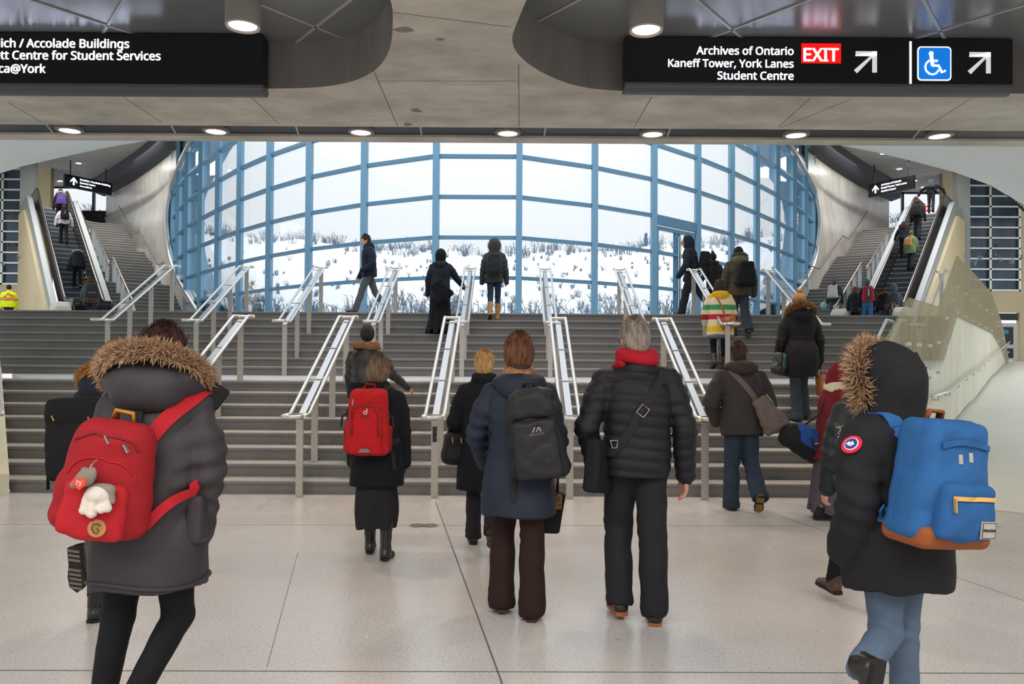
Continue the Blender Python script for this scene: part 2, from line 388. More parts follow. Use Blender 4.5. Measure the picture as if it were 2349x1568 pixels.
for k in range(-4, 5):
    stair_rail(X0+1.5*k, 13.1, 2.12, [(13.14, 1.2), (13.9, 1.5), (14.7, 1.95), (15.6, 2.4)],
               'twin tube steel handrail on the upper flight, '+nth[k+4]+' from the left')
# ================================================================ ceiling: soffit with coffers, mesh, recess, lip
ZS = 4.4; ZC = 4.9
cr = [(12, 8.2), (1.6, 8.2), (.95, 8.19), (.56, 8.0), (.24, 7.63), (.04, 7.24), (-.03, 6.88), (.02, 6.53), (.09, 6.12), (.2, 5.5), (.5, 4.6), (1.0, 3.8), (1.8, 3.2), (3, 2.9), (12, 2.9)]
cl = [(-13, 8.2), (-2.7, 8.2), (-2.1, 8.17), (-1.69, 8.0), (-1.4, 7.7), (-1.22, 7.35), (-1.1, 6.95), (-1.02, 6.5), (-.97, 6.14), (-1.0, 5.5), (-1.2, 4.6), (-1.7, 3.8), (-2.5, 3.2), (-3.6, 2.9), (-13, 2.9)]
def smooth_poly(p, it=2):
    for _ in range(it):
        q = [p[0]]
        for i in range(len(p)-1):
            a, b = Vector(p[i]), Vector(p[i+1])
            if (a-b).length > 3: q += [p[i], p[i+1]]
            else: q += [tuple(a*.75+b*.25), tuple(a*.25+b*.75)]
        q.append(p[-1]); p = q
    out = [p[0]]
    for x in p[1:]:
        if (Vector(x)-Vector(out[-1])).length > 1e-3: out.append(x)
    return out
cr = smooth_poly(cr); cl = smooth_poly(cl)
c = bpy.data.curves.new('soffit', 'CURVE'); c.dimensions = '2D'; c.fill_mode = 'BOTH'; c.extrude = (ZC-ZS)/2
for pl in ([(-15, 2.2), (15, 2.2), (15, 9.57), (-15, 9.57)], cr, cl):
    sp = c.splines.new('POLY'); sp.points.add(len(pl)-1); sp.use_cyclic_u = True
    for q, p in zip(sp.points, pl): q.co = (p[0], p[1], 0, 1)
o = bpy.data.objects.new('soffit', c); COL.objects.link(o); me = to_mesh(o)
v = [(q.co.x, q.co.y, q.co.z+(ZC+ZS)/2) for q in me.vertices]; f = [tuple(p.vertices) for p in me.polygons]
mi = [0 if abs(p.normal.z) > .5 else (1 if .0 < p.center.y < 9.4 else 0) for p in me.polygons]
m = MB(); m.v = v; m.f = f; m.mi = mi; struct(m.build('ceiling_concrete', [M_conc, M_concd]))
m = MB(); m.box(-15, 15, -4.5, 2.2, ZC, ZC+.2); struct(m.build('ceiling_sky_block', M_conc))  # unseen ceiling over the camera, added with the wall to cut sky light
m = MB(); m.box(-15, 15, -4.7, -4.5, 0, ZC+.2); struct(m.build('wall_sky_block', M_conc))  # unseen wall behind the camera, added to cut sky light on people's backs
m = MB(); m.box(-15, 15, 2.3, 8.5, ZC-.005, ZC+.1); struct(m.build('ceiling_mesh', M_mesh))
m = MB()
for k in range(-6, 11):                                                # joints of the mesh panels, laid diagonally
    for sg in (-1, 1):
        x0 = k*2.1-2; a, b = (x0, 2.4), (x0+sg*6.0*.78, 8.4)
        m.bar((a[0], a[1], ZC-.012), (b[0], b[1], ZC-.012), .028, .012)
struct(m.build('trim_1', M_strip))
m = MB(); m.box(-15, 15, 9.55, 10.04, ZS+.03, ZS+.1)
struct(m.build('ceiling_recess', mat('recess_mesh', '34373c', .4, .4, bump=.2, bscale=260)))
m = MB(); 
for i in range(-9, 10): m.bar((i*1.55+.4, 9.57, ZS+.025), (i*1.55+.4+.12*i*.35, 10.03, ZS+.025), .02, .01)
struct(m.build('trim_2', M_strip))
m = MB(); m.box(-15, 15, 10.02, 10.28, ZS, 6.0); m.box(-15, 15, 9.5, 10.28, ZC, ZC+.2); struct(m.build('ceiling_lip', M_conc))
m = MB()                                                           # formwork seams in the concrete
for a_, b_ in (((853, 152), (912, 289)), ((1190, 148), (1191, 290)), ((868, 186), (1190, 186)), ((897, 28), (1172, 62)), ((1495, 222), (1455, 291)), ((1955, 226), (1790, 293)), ((270, 214), (372, 281)), ((566, 212), (640, 284)), ((20, 236), (96, 280)), ((1860, 224), (1785, 292)), ((2230, 224), (2120, 294))):
    p_ = atz(*a_, ZS-.0005); q_ = atz(*b_, ZS-.0005); m.bar(p_, q_, .008, .002)
struct(m.build('trim_3', mat('concrete_seam', '6a665f', .9)))
m = MB(); rs = random.Random(11)                                    # damp patches on the soffit
for px, py, w_, h_ in ((925, 68, .10, .07), (955, 253, .07, .10), (1010, 90, .05, .04), (935, 285, .06, .08)):
    c_ = atz(px, py, ZS-.0008); m.add([(c_.x+w_*math.cos(t_)*rs.uniform(.6, 1.1), c_.y+h_*math.sin(t_)*rs.uniform(.6, 1.1), ZS-.0008) for t_ in np.linspace(0, 2*PI, 18)[:-1]], [tuple(range(17))])
struct(m.build('trim_4', mat('damp_concrete', '8f8a80', .85, var=.2, vscale=20)))
# lamps
def disc_light(loc, r, w, col=(1, .80, .62)):
    l = bpy.data.lights.new('lamp', 'AREA'); l.shape = 'DISK'; l.size = 2*r; l.energy = w; l.color = col; l.spread = math.radians(150)
    o = bpy.data.objects.new('lamp', l); o.location = loc; COL.objects.link(o); return o
wh = ['far left', 'second from the left', 'third from the left', 'middle', 'third from the right', 'second from the right', 'far right']
for i, (px, py) in enumerate(((160, 290), (495, 293), (828, 297), (1165, 300), (1497, 301), (1826, 303), (2155, 304))):
    p = at(px, py, 9.8); p.z = ZS+.03
    t = thing('recessed_lamp', p, 'round white downlight in the dark strip behind the concrete beam, '+wh[i], 'ceiling light', 'downlights in the ceiling strip')
    MB().lathe([(.118, 0), (.165, 0), (.165, -.035), (.15, -.045), (.125, -.045), (.118, -.03)], seg=28).build('trim_ring', M_house, t, smooth='auto')
    MB().lathe([(0, -.034), (.12, -.034), (.12, -.03), (0, -.03)], seg=24).build('lens', M_lens, t)
    disc_light(p-Vector((0, 0, .06)), .11, 22).parent = None
for px, py, w in ((557, 62, 'left'), (1482, 71, 'right')):
    p = at(px, py, 6.35)
    t = thing('pendant_lamp', p, 'grey cylinder lamp hanging in front of the '+w+' overhead sign', 'ceiling light', 'cylinder lamps under the mesh ceiling')
    MB().lathe([(.10, .03), (.135, 0), (.14, .01), (.14, ZC-p.z-.012), (.0, ZC-p.z-.012)], seg=36).build('housing', M_house, t, smooth='auto')
    MB().lathe([(.102, .022), (.128, -.004), (.137, -.004), (.139, .006)], seg=36).build('trim_ring', mat('lamp_ring', 'b4aaa4', .4, .4), t, smooth=True)
    MB().lathe([(0, .012), (.112, .012), (.112, .02), (0, .02)], seg=32).build('lens', M_lens, t)
    disc_light(p-Vector((0, 0, .02)), .1, 20)
# ================================================================ overhead signs
def arrow(mb, c, s, ang, mi=0, y=0):
    "arrow with a shaft and an open head, pointing up at angle 0"
    pts = [[(-.12, -.62), (.12, -.62), (.12, .35), (-.12, .35)], [(0, .62), (-.5, .12), (-.5, -.2), (0, .3)], [(0, .62), (.5, .12), (.5, -.2), (0, .3)]]
    ca, sa = math.cos(ang), math.sin(ang)
    for q in pts:
        a = [(c[0]+s*(x*ca+z*sa), c[1]+y-.004, c[2]+s*(-x*sa+z*ca)) for x, z in q]; b = [(p[0], p[1]+.004, p[2]) for p in a]
        mb.hull8(a, b, mi)
def big_sign(px0, px1, label, nm):
    yS = 7.95; a = at(px0, 205, yS); b = at(px1, 205, yS); x0, x1 = a.x, b.x; zb = (a.z+b.z)/2; zt = ZC-.02
    t = thing('overhead_sign', ((x0+x1)/2, yS, zb), label, 'sign', 'black lit wayfinding signs under the ceiling'); o = t.location
    MB().box(x0, x1, yS, yS+.2, zb+.06, zt).build('sign_box', M_sign, t, o, bevel=.006)
    n = 12; pr = [(yS-.012, zb+.06), (yS+.212, zb+.06)]+[(yS+.1+.112*math.cos(PI*k/n), zb+.045-.075*math.sin(PI*k/n)) for k in range(n+1)]
    A = [(x0-.003, p[0], p[1]) for p in pr]; B = [(x1+.003, p[0], p[1]) for p in pr]; MB().hull8(A, B).build('bottom_trim', M_grey, t, o)
    return t, o, yS-.002
t, o, yS = big_sign(-330, 601, 'long black lit sign at upper left reading Accolade Buildings and Student Services', 'l')
tx = MB()
a, f = text_mesh('Accolade Buildings', .0, 1); sc_ = 236*yS/FPX/(a[:, 0].max()-a[:, 0].min())
for s_, x1, base in (('Schulich / Accolade Buildings', 296, 110), ('Bennett Centre for Student Services', 368, 138), ('Seneca@York', 104, 167)):
    p = at(x1, base, yS); a, f = text_mesh(s_, .0, 1)
    tx = MB(); text_in(tx, s_, p, (1, 0, 0), (0, 0, 1), width=(a[:, 0].max()-a[:, 0].min())*sc_, bold=.018, align='r'); tx.build('lettering', M_siglit, t, o)
t, o, yS = big_sign(1434, 2324, 'long black lit sign at upper right with red EXIT panel and wheelchair symbol', 'r')
tx = MB()
for s_, x0, x1, base in (('Archives of Ontario', 1598, 1820, 126), ('Kaneff Tower, York Lanes', 1533, 1820, 155), ('Student Centre', 1646, 1820, 183)):
    p = at(x1, base, yS); q = at(x0, base, yS)
    tx = MB(); text_in(tx, s_, p, (1, 0, 0), (0, 0, 1), width=p.x-q.x, bold=.018, align='r'); tx.build('lettering', M_siglit, t, o)
a = at(1838, 145, yS); b = at(1929, 100, yS)
MB().box(a.x, b.x, yS-.003, yS, a.z, b.z).build('exit_panel', M_red, t, o)
m = MB(); p = at(1883.5, 140, yS-.004); text_in(m, 'EXIT', p, (1, 0, 0), (0, 0, 1), width=.355, bold=.022, align='c'); m.build('exit_lettering', M_siglit, t, o)
for px, py in ((1986, 143), (2247, 145)):
    m = MB(); p = at(px, py, yS); sc = .15
    # shaft to the upper right corner, head of two bars along top and right
    def Q(pts):
        A = [(p.x+x*sc, yS-.004, p.z+z*sc) for x, z in pts]; m.hull8(A, [(v_[0], yS, v_[2]) for v_ in A])
    Q([(-.72, .5), (.72, .72), (.72, .42), (-.72, .42)]); Q([(-.7, .76), (.76, .76), (.76, .46), (-.7, .46)]); Q([(.76, .76), (.76, -.7), (.44, -.7), (.44, .76)]); Q([(.6, .7), (.7, .6), (-.6, -.76), (-.82, -.54)])
    m.build('arrow', mat('sign_arrow', 'dcdcdc', .5, emit=.7), t, o)
a = at(2086, 193, yS); b = at(2091, 95, yS); MB().box(a.x, b.x, yS-.004, yS, a.z, b.z).build('divider', M_siglit, t, o)
def rrect(mb, x0, x1, z0, z1, r, y0, y1, mi=0):
    pts = []
    for cx, cz, a0 in ((x1-r, z1-r, 0), (x0+r, z1-r, 90), (x0+r, z0+r, 180), (x1-r, z0+r, 270)):
        pts += [(cx+r*math.cos(math.radians(a0+k*15)), cz+r*math.sin(math.radians(a0+k*15))) for k in range(7)]
    mb.hull8([(x, y0, z) for x, z in pts], [(x, y1, z) for x, z in pts], mi)
a = at(2104, 185, yS); b = at(2182, 107, yS)
m = MB(); rrect(m, a.x, b.x, a.z, b.z, .04, yS-.003, yS); m.build('symbol_border', M_siglit, t, o)
m = MB(); rrect(m, a.x+.014, b.x-.014, a.z+.014, b.z-.014, .03, yS-.006, yS-.001); m.build('symbol_panel', M_bluesig, t, o)
m = MB(); cx, cz = (a.x+b.x)/2, (a.z+b.z)/2; s_ = .0044; y_ = yS-.008
def sy(x, z): return (cx+(x-39)*s_*1.0, y_, cz-(z-39)*s_)
def pl(pts, r): m.tube([sy(*p) for p in pts], r, 8)
m.ell(sy(31, 16), (.026, .004, .026), 14, 8)
pl([(31, 20), (33, 34), (34, 44)], .017); pl([(32, 33), (46, 33)], .011); pl([(33, 44), (48, 44), (56, 60), (64, 56)], .0125)
pl([(27, 32), (20, 38), (17, 47), (19, 56), (26, 63), (35, 65), (43, 62), (48, 55)], .010)
m.build('wheelchair_symbol', M_siglit, t, o)
def small_sign(px0, px1, py0, py1, d, skew, lines, label, ar):
    a = at(px0, py0, d); b = at(px1, py1, d+skew); x0 = Vector((a.x, a.y, 0)); x1 = Vector((b.x, b.y, 0)); X = (x1-x0).normalized(); L = (x1-x0).length
    zt = max(a.z, b.z)-.0; zt = a.z; H = .62
    t = thing('hanging_sign', (a+Vector((b.x, b.y, a.z)))/2-Vector((0, 0, H)), label, 'sign', 'small black signs over the escalators'); o = t.location
    N = Vector((X.y, -X.x, 0))
    if N.y > 0: N = -N
    Z = Vector((0, 0, 1)); A = Vector((a.x, a.y, zt-H))
    m = MB(); q = [A, A+X*L, A+X*L+Z*H, A+Z*H]; m.hull8(q, [p-N*.15 for p in q]); m.build('sign_box', M_sign, t, o)
    for i, s_ in enumerate(lines):
        m = MB(); text_in(m, s_, A+X*(L*.30)+Z*(H*(.70-.25*i))+N*.01, X, Z, width=len(s_)*L*.0235, bold=.02, align='l'); m.build('lettering', M_siglit, t, o)
    m = MB(); c = A+X*(L*.17)+Z*(H*.5)+N*.01
    for q in ([(-.08, -.3), (.08, -.3), (.08, .2), (-.08, .2)], [(0, .38), (-.3, .05), (-.3, -.12), (0, .2)], [(0, .38), (.3, .05), (.3, -.12), (0, .2)]):
        P = [c+X*(x*H*.95)+Z*(z*H*.95) for x, z in q]; m.hull8(P, [p+N*.01 for p in P])
    m.build('arrow', M_siglit, t, o)
    for k in (.12, .88):
        MB().bar(A+X*L*k+Z*H-N*.07, A+X*L*k+Z*(11-A.z-.02)-N*.07, .04, .04, (0, 1, 0)).build('hanger', M_dark, t, o)
small_sign(150, 257, 398, 410, 38, 2.2, ['Schulich / Accolade Building', 'Bennett Centre', 'Seneca@York'], 'small black hanging sign over the left escalator with white upward arrow', -1)
small_sign(1992, 2095, 424, 412, 38.4, -2.2, ['Archives of Ontario', 'Kaneff Tower, York Lanes', 'Student Centre'], 'small black hanging sign over the right escalator with white upward arrow', 1)
p = at(2133, 478, 44.0); t = thing('exit_sign', p, 'tiny red lit exit sign at the head of the right escalator', 'sign'); MB().box(-.26, .26, 0, .1, -.15, .15).build('sign_box', M_red, t)
m = MB(); text_in(m, 'EXIT', (0, -.01, -.08), (1, 0, 0), (0, 0, 1), width=.4, bold=.03, align='c'); m.build('lettering', M_siglit, t); MB().box(-.02, .02, .03, .07, .15, 11-p.z).build('hanger', M_dark, t)
# ================================================================ the bowed window
plan = [(1.0, 18.7), (2.93, 19.75), (4.68, 21.08), (6.24, 22.63), (7.69, 24.29), (9.03, 26.03), (10.32, 27.8), (11.57, 29.6), (12.72, 31.5), (13.8, 33.5)]
PL = [Vector((X0-a, d, 0)) for a, d in plan[::-1]]+[Vector((X0+a, d, 0)) for a, d in plan]
zl = [2.44, 3.41, 4.38, 5.36, 6.34, 7.32, 8.3, 9.28, 10.26]
wt = thing('window_1', (X0, 18.7, 2.4), 'great bowed wall of glass in blue grey frames above the stairs', 'window'); struct(wt); wo = wt.location
M_blued = mat('blue_grey_frame_dark', '5e90b0', .45, .1)
for p in PL:
    n_ = Vector((p.x-X0, p.y-60, 0)).normalized()
    m = MB(); r_ = Vector((0, 1, 0)); q = p
    m.bar((q.x, q.y-.06, 2.4), (q.x, q.y-.06, 11), .15, .26, (0, 1, 0)); m.build('mullion', M_blue, wt, wo)
for z in zl:
    m = MB()
    for p, q in zip(PL[:-1], PL[1:]): m.bar((p.x, p.y-.03, z), (q.x, q.y-.03, z), .17, .075)
    m.build('transom', M_blued, wt, wo)
for i, (p, q) in enumerate(zip(PL[:-1], PL[1:])):
    m = MB(); m.hull8([(p.x, p.y+.05, 2.4), (q.x, q.y+.05, 2.4), (q.x, q.y+.05, 11), (p.x, p.y+.05, 11)], [(p.x, p.y+.07, 2.4), (q.x, q.y+.07, 2.4), (q.x, q.y+.07, 11), (p.x, p.y+.07, 11)])
    m.build('pane', M_glass, wt, wo)
# glass door in the bay right of the middle
p, q = PL[12], PL[13]; X = (q-p).normalized()
dt = thing('door_1', (p+q)/2+Vector((0, 0, 2.4)), 'tall glazed double door in the bowed window', 'door'); struct(dt); do = dt.location; N = Vector((X.y, -X.x, 0))
m = MB(); L = (q-p).length
for k in (.05, .46, .54, .95): m.bar(p+X*L*k+N*.03+Vector((0, 0, 2.42)), p+X*L*k+N*.03+Vector((0, 0, 5.05)), .07, .09, (N.x, N.y, 0))
for z in (2.5, 5.05): m.bar(p+X*L*.05+N*.03+Vector((0, 0, z)), p+X*L*.95+N*.03+Vector((0, 0, z)), .09, .1)
m.bar(p+X*L*.02+N*.05+Vector((0, 0, 5.25)), p+X*L*.98+N*.05+Vector((0, 0, 5.25)), .12, .22)
m.build('door_frame', M_blued, dt, do)
m = MB()
for k in (.475, .525): m.tube([p+X*L*k+N*.12+Vector((0, 0, 2.7)), p+X*L*k+N*.12+Vector((0, 0, 4.9))], .016, 8)
m.build('door_handle', M_steel, dt, do)
# ================================================================ burnished walls with the eye-shaped opening
rim = [(520, 215), (478, 265), (440, 317), (415.5, 374), (395, 417), (382, 471), (380, 513), (390, 591), (405, 631), (427, 669), (450, 706), (480, 752)]
def on_glass(px, py):
    t = (px-1174.5)/FPX
    for i in range(9, 0, -1):
        a, b = PL[i-1], PL[i]
        fa, fb = a.x-t*a.y, b.x-t*b.y
        if fa*fb <= 0:
            k = fa/(fa-fb); return at(px, py, (a.y+(b.y-a.y)*k)-.25)
    return at(px, py, 33.3)
R_ = [on_glass(*p) for p in rim]
def mir(p, s): return Vector((p[0], p[1], p[2])) if s < 0 else Vector((2*X0-p[0], p[1], p[2]))
ZTT = 11.0
def fcurve(z):      # far end of the wall
    return Vector((-22.7, 43.2, z))
for s in (-1, 1):
    side = 'left' if s < 0 else 'right'
    rows = []
    Rs = []
    for i in range(len(R_)-1):
        for k in range(4): Rs.append(R_[i].lerp(R_[i+1], k/4))
    Rs.append(R_[-1])
    for it in range(3): Rs = [Rs[0]]+[(Rs[i-1]+Rs[i]*2+Rs[i+1])/4 for i in range(1, len(Rs)-1)]+[Rs[-1]]
    Rs.insert(0, Rs[0]+Vector((.35, -.3, 11.4-Rs[0].z)))
    for p in Rs:
        e = fcurve(p.z); row = []
        for k in range(13):
            u = k/12; q = p.lerp(e, u); q.x += .9*math.sin(PI*u)*(.2+.8*max(0, (p.z-6)/5)); row.append(mir(q, s))
        rows.append(row)
    m = MB(); m.grid(rows); w = struct(m.build('wall_'+side, M_wallc, smooth=True))
    toprow = [Vector((p.x if s < 0 else 2*X0-p.x, p.y, ZTT)) for p in rows[0]]
    m = MB(); m.tube([mir(p, s) for p in Rs], .11, 10); struct(m.build('trim_rim_'+side, mat('rim_metal', 'bfc3c4', .35, .5), smooth=True))
    # the deep frame between the rim and the glass
    m = MB(); m.grid([[mir(p, s), mir(p+Vector((1.3, -.0, 0))+Vector((-.1, .9, 0)), s)] for p in Rs]); struct(m.build('trim_reveal_'+side, M_blue, smooth=True))
    # ceiling over the concourse
    ZT = 11.0
    fc = [p+Vector((.35, 0, 0)) for p in toprow]+[Vector((-23.5, 44.4, ZT))]
    m = MB()
    for i in range(60):
        y = 26+i*.31
        xr = float(np.interp(y, [p.y for p in fc], [p.x for p in fc])) if y > fc[0].y else fc[0].x+(fc[0].y-y)*.6
        a, b = mir((-40, y+.0, 0), s).x, mir((xr, y, 0), s).x
        m.box(min(a, b), max(a, b), y, y+.19, ZT, ZT+.05)
    struct(m.build('ceiling_slats_'+side, M_slat))
    m = MB(); m.prism([tuple(mir(p, s))[:2] for p in [Vector((-40, 25, 0)), Vector((fc[0].x+.4, 25, 0))]+fc+[Vector((-24, 45, 0)), Vector((-40, 45, 0))]], ZT+.14, ZT+.3); struct(m.build('ceiling_'+side, M_dark))
    m = MB(); m.grid([[mir(p+Vector((-.05, -.1, -.85)), s), mir(p+Vector((-.45, -.35, -.7)), s), mir(p+Vector((-.6, -.5, .1)), s)] for p in toprow])
    struct(m.build('trim_fascia_'+side, mat('dark_fascia', '3a3d42', .5, .2), smooth=True))
    # far street-level glazing
    a, b = sorted((mir((-40, 0, 0), s).x, mir((-21.5, 0, 0), s).x))
    wf = thing('window_2' if s < 0 else 'window_3', ((a+b)/2, 44.6, 8), 'street level glazing beyond the '+side+' escalator', 'window'); struct(wf)
    m = MB(); m.box(a, b, 44.6, 44.62, 8, 11); m.build('pane', M_glass, wf, wf.location)
    m = MB()
    for k in range(8): m.box(a+(b-a)*k/7-.05, a+(b-a)*k/7+.05, 44.5, 44.7, 8, 11)
    m.box(a, b, 44.5, 44.7, 10.9, 11); m.box(a, b, 44.45, 44.7, 8, 9.6 if s < 0 else 8.4); m.build('frame', M_dark, wf, wf.location)
    # pale vault between the lip and the slats
    low = [(1780, 322, 34), (1905, 329, 33.5), (2000, 347, 31), (2100, 371, 29), (2190, 395, 27), (2270, 424, 25), (2349, 470, 22), (2480, 560, 18)]
    rows = []
    for px, py, d in low:
        q = at(px, py, d); t_ = Vector((X0+(q.x-X0)*10.45/d*1.02, 10.45, 4.62)); row = []
        for k in range(9):
            u = k/8; r = q.lerp(t_, u); r.z += .55*math.sin(PI*u)*u; row.append(mir((2*X0-r.x, r.y, r.z), s))
        rows.append(row)
    m = MB(); m.grid(rows); struct(m.build('ceiling_vault_'+side, M_white, smooth=True))
    # slatted strip beyond the vault and building wall with gridded window
    bx = lambda x: mir((2*X0-x, 0, 0), s).x
    c1 = [(2190, 380, 36.5), (2245, 396, 36), (2290, 418, 34), (2349, 455, 32), (2420, 500, 30)]; c2 = [(2215, 378, 37), (2258, 400, 37), (2305, 437, 36), (2349, 478, 35), (2420, 540, 34)]
    P1 = [at(*q) for q in c1]; P2 = [at(*q) for q in c2]; m = MB()
    for i in range(len(P1)-1):
        for k in range(8):
            a0 = P1[i].lerp(P1[i+1], k/8); a1 = P2[i].lerp(P2[i+1], k/8)
            m.bar(mir((2*X0-a0.x, a0.y, a0.z), s), mir((2*X0-a1.x, a1.y, a1.z), s), .1, .05)
    struct(m.build('ceiling_strip_'+side, M_slat))
    m = MB(); m.tube([mir((2*X0-p.x, p.y-.1, p.z), s) for p in P2], .16, 8); struct(m.build('trim_curve_'+side, M_dark, smooth=True))
    def bb(x0, x1, y0, y1, z0, z1, nm, mt, par=None):
        a, b = sorted((bx(x0), bx(x1))); o_ = MB().box(a, b, y0, y1, z0, z1).build(nm, mt, par, par.location if par else None); return o_
    yb = 40
    m = MB()
    for x0, x1, z0, z1 in ((26.2, 40, 1.2, 12), (23.0, 26.2, 3.85, 4.95), (22.2, 23.1, 1.2, 12), (23.0, 24.9, 1.2, 3.9)):
        a, b = sorted((bx(x0), bx(x1))); m.box(a, b, yb, yb+.3, z0, z1)
    struct(m.build('wall_back_'+side, M_cream))
    wn_ = thing('window_4' if s < 0 else 'window_5', (bx(24.65), yb, 4.95), 'dark gridded window beside the '+side+' escalator wall', 'window'); struct(wn_)
    bb(23.1, 26.2, yb+.1, yb+.14, 4.95, 12, 'pane', mat('dark_glass', '1a2430', .08, .2, var=.6, vscale=.5, col2='41586a', stretch=(1, 1, .6)), wn_)
    m = MB(); a, b = sorted((bx(23.1), bx(26.2)))
    for k in range(14): m.box(a, b, yb-.06, yb+.06, 4.95+k*.54, 5.03+k*.54)
    for x in (23.14, 24.65, 26.16): m.box(bx(x)-.05, bx(x)+.05, yb-.06, yb+.06, 4.95, 12)
    m.build('frame', M_steel, wn_, wn_.location)
    dd = thing('door_2' if s < 0 else 'door_3', (bx(25.5), yb, 1.36), 'steel framed door under a black panel at the top of the '+side+' ramp', 'door'); struct(dd)
    bb(24.9, 26.1, yb+.05, yb+.1, 1.36, 3.3, 'leaf', M_steelp, dd); bb(25.1, 25.85, yb+.0, yb+.06, 2.2, 3.1, 'pane', M_sign, dd); bb(25.1, 25.85, yb, yb+.06, 1.5, 2.0, 'pane', M_sign, dd)
    bb(24.6, 26.1, yb-.02, yb+.1, 3.45, 3.8, 'panel', M_sign, dd)
    bb(25.12, 25.6, yb-.012, yb, 2.75, 2.95, 'notice', mat('notice_blue', '2a86b5', .5), dd)
    # grey pier at the end of the escalator wall
    bb(21.2, 21.75, 36.8, 37.3, 2.4, 11.2, 'pier', mat('grey_pier', '8c918f', .7)).__setitem__('kind', 'structure')
# ================================================================ escalators and side stairs
M_skirt = mat('escalator_cladding', 'cdbf9d', .65); M_deck = mat('escalator_deck', '9a9ea2', .5, .4)
M_inner = mat('escalator_panel', '5b5654', .18, .8); M_estep = mat('escalator_step', '4a5258', .5, .4); M_eedge = mat('escalator_step_edge', '9aa3a8', .45, .5); M_rub = mat('escalator_handrail', '3a2622', .25, .1, coat=.5)
def escalator(s, ox, oy, label):
    u = Vector((s*.6, .8, 0)); v = Vector((-s*.8, .6, 0)); O = Vector((ox, oy, 0))
    P = lambda a, b, z: O+u*a+v*b+Vector((0, 0, z))
    t = thing('escalator', P(0, 0, 2.4), label, 'escalator', 'escalators up to street level'); o = t.location
    prof = [(-.9, 2.4), (.6, 2.4), (1.1, 2.55), (10.2, 7.8), (10.7, 8.0), (13, 8.0)]
    zz = lambda a: float(np.interp(a, [p[0] for p in prof], [p[1] for p in prof]))
    n = 26; 
    for i in range(n):
        a = .5+i*.38; z = 2.45+i*.2215
        q = [P(a, -.52, z-.22), P(a, .52, z-.22), P(a+.42, .52, z-.22), P(a+.42, -.52, z-.22)]
        m = MB(); m.hull8(q, [p+Vector((0, 0, .22)) for p in q]); e_ = [P(a-.005, -.52, z-.03), P(a-.005, .52, z-.03), P(a+.05, .52, z-.03), P(a+.05, -.52, z-.03)]; m.hull8(e_, [p+Vector((0, 0, .034)) for p in e_], 1); m.build('step', [M_estep, M_eedge], t, o)
    for sg in (-1, 1):
        b0, b1 = sg*.56, sg*.80
        A = [P(a, b0, z+.02) for a, z in prof]; B = [P(a, b0, z+.88) for a, z in prof]
        m = MB()
        for i in range(len(A)-1):
            q = [A[i], A[i+1], B[i+1], B[i]]; m.hull8(q, [p+v*(sg*.07) for p in q])
        m.build('inner_panel', M_inner, t, o)
        m = MB()
        for i in range(len(A)-1):
            q = [P(prof[i][0], b1, prof[i][1]-.25), P(prof[i+1][0], b1, prof[i+1][1]-.25), P(prof[i+1][0], b1, prof[i+1][1]+.55), P(prof[i][0], b1, prof[i][1]+.55)]
            m.hull8(q, [p+v*(sg*.2) for p in q])
        m.build('outer_deck', M_deck, t, o)
        hp = [P(-.95, sg*.6, 2.55), P(-1.15, sg*.6, 2.9), P(-.95, sg*.6, 3.27)]+[P(a, sg*.6, z+.93) for a, z in prof[1:]]
        MB().tube(hp, .055, 8).build('handrail', M_rub, t, o, smooth=True)
        m = MB(); q = [P(-1.7, sg*.72, 2.4), P(-.5, sg*.72, 2.4), P(-.3, sg*.72, 3.1), P(-1.3, sg*.72, 3.2), P(-1.62, sg*.72, 3.0)]
        m.hull8(q, [p+v*(sg*.5) for p in q]); m.build('newel', mat('newel_cream', 'd8d4c6', .5), t, o, bevel=.08)
        m = MB(); q = [P(-1.705, sg*.8, 2.62), P(-1.705, sg*.98, 2.62), P(-1.705, sg*.98, 2.82), P(-1.705, sg*.8, 2.82)]
        m.hull8(q, [p-u*.01 for p in q]); m.build('warning_label', mat('label_yellow', 'f0d000', .5), t, o)
    m = MB(); q = [P(-.5, -1.0, 2.4), P(13, -1.0, 2.4), P(13, -1.0, 8.0), P(10.7, -1, 7.9), P(1.1, -1.0, 2.6)]
    m.hull8(q, [p-v*.12 for p in q]); m.build('side_wall', M_cream, t, o)
    return P
EP = {}
EP[-1] = escalator(-1, -14.75, 27, 'escalator climbing away at the left with cream side wall')
EP[1] = escalator(1, 12.75, 27, 'escalator climbing away at the right with cream side wall')
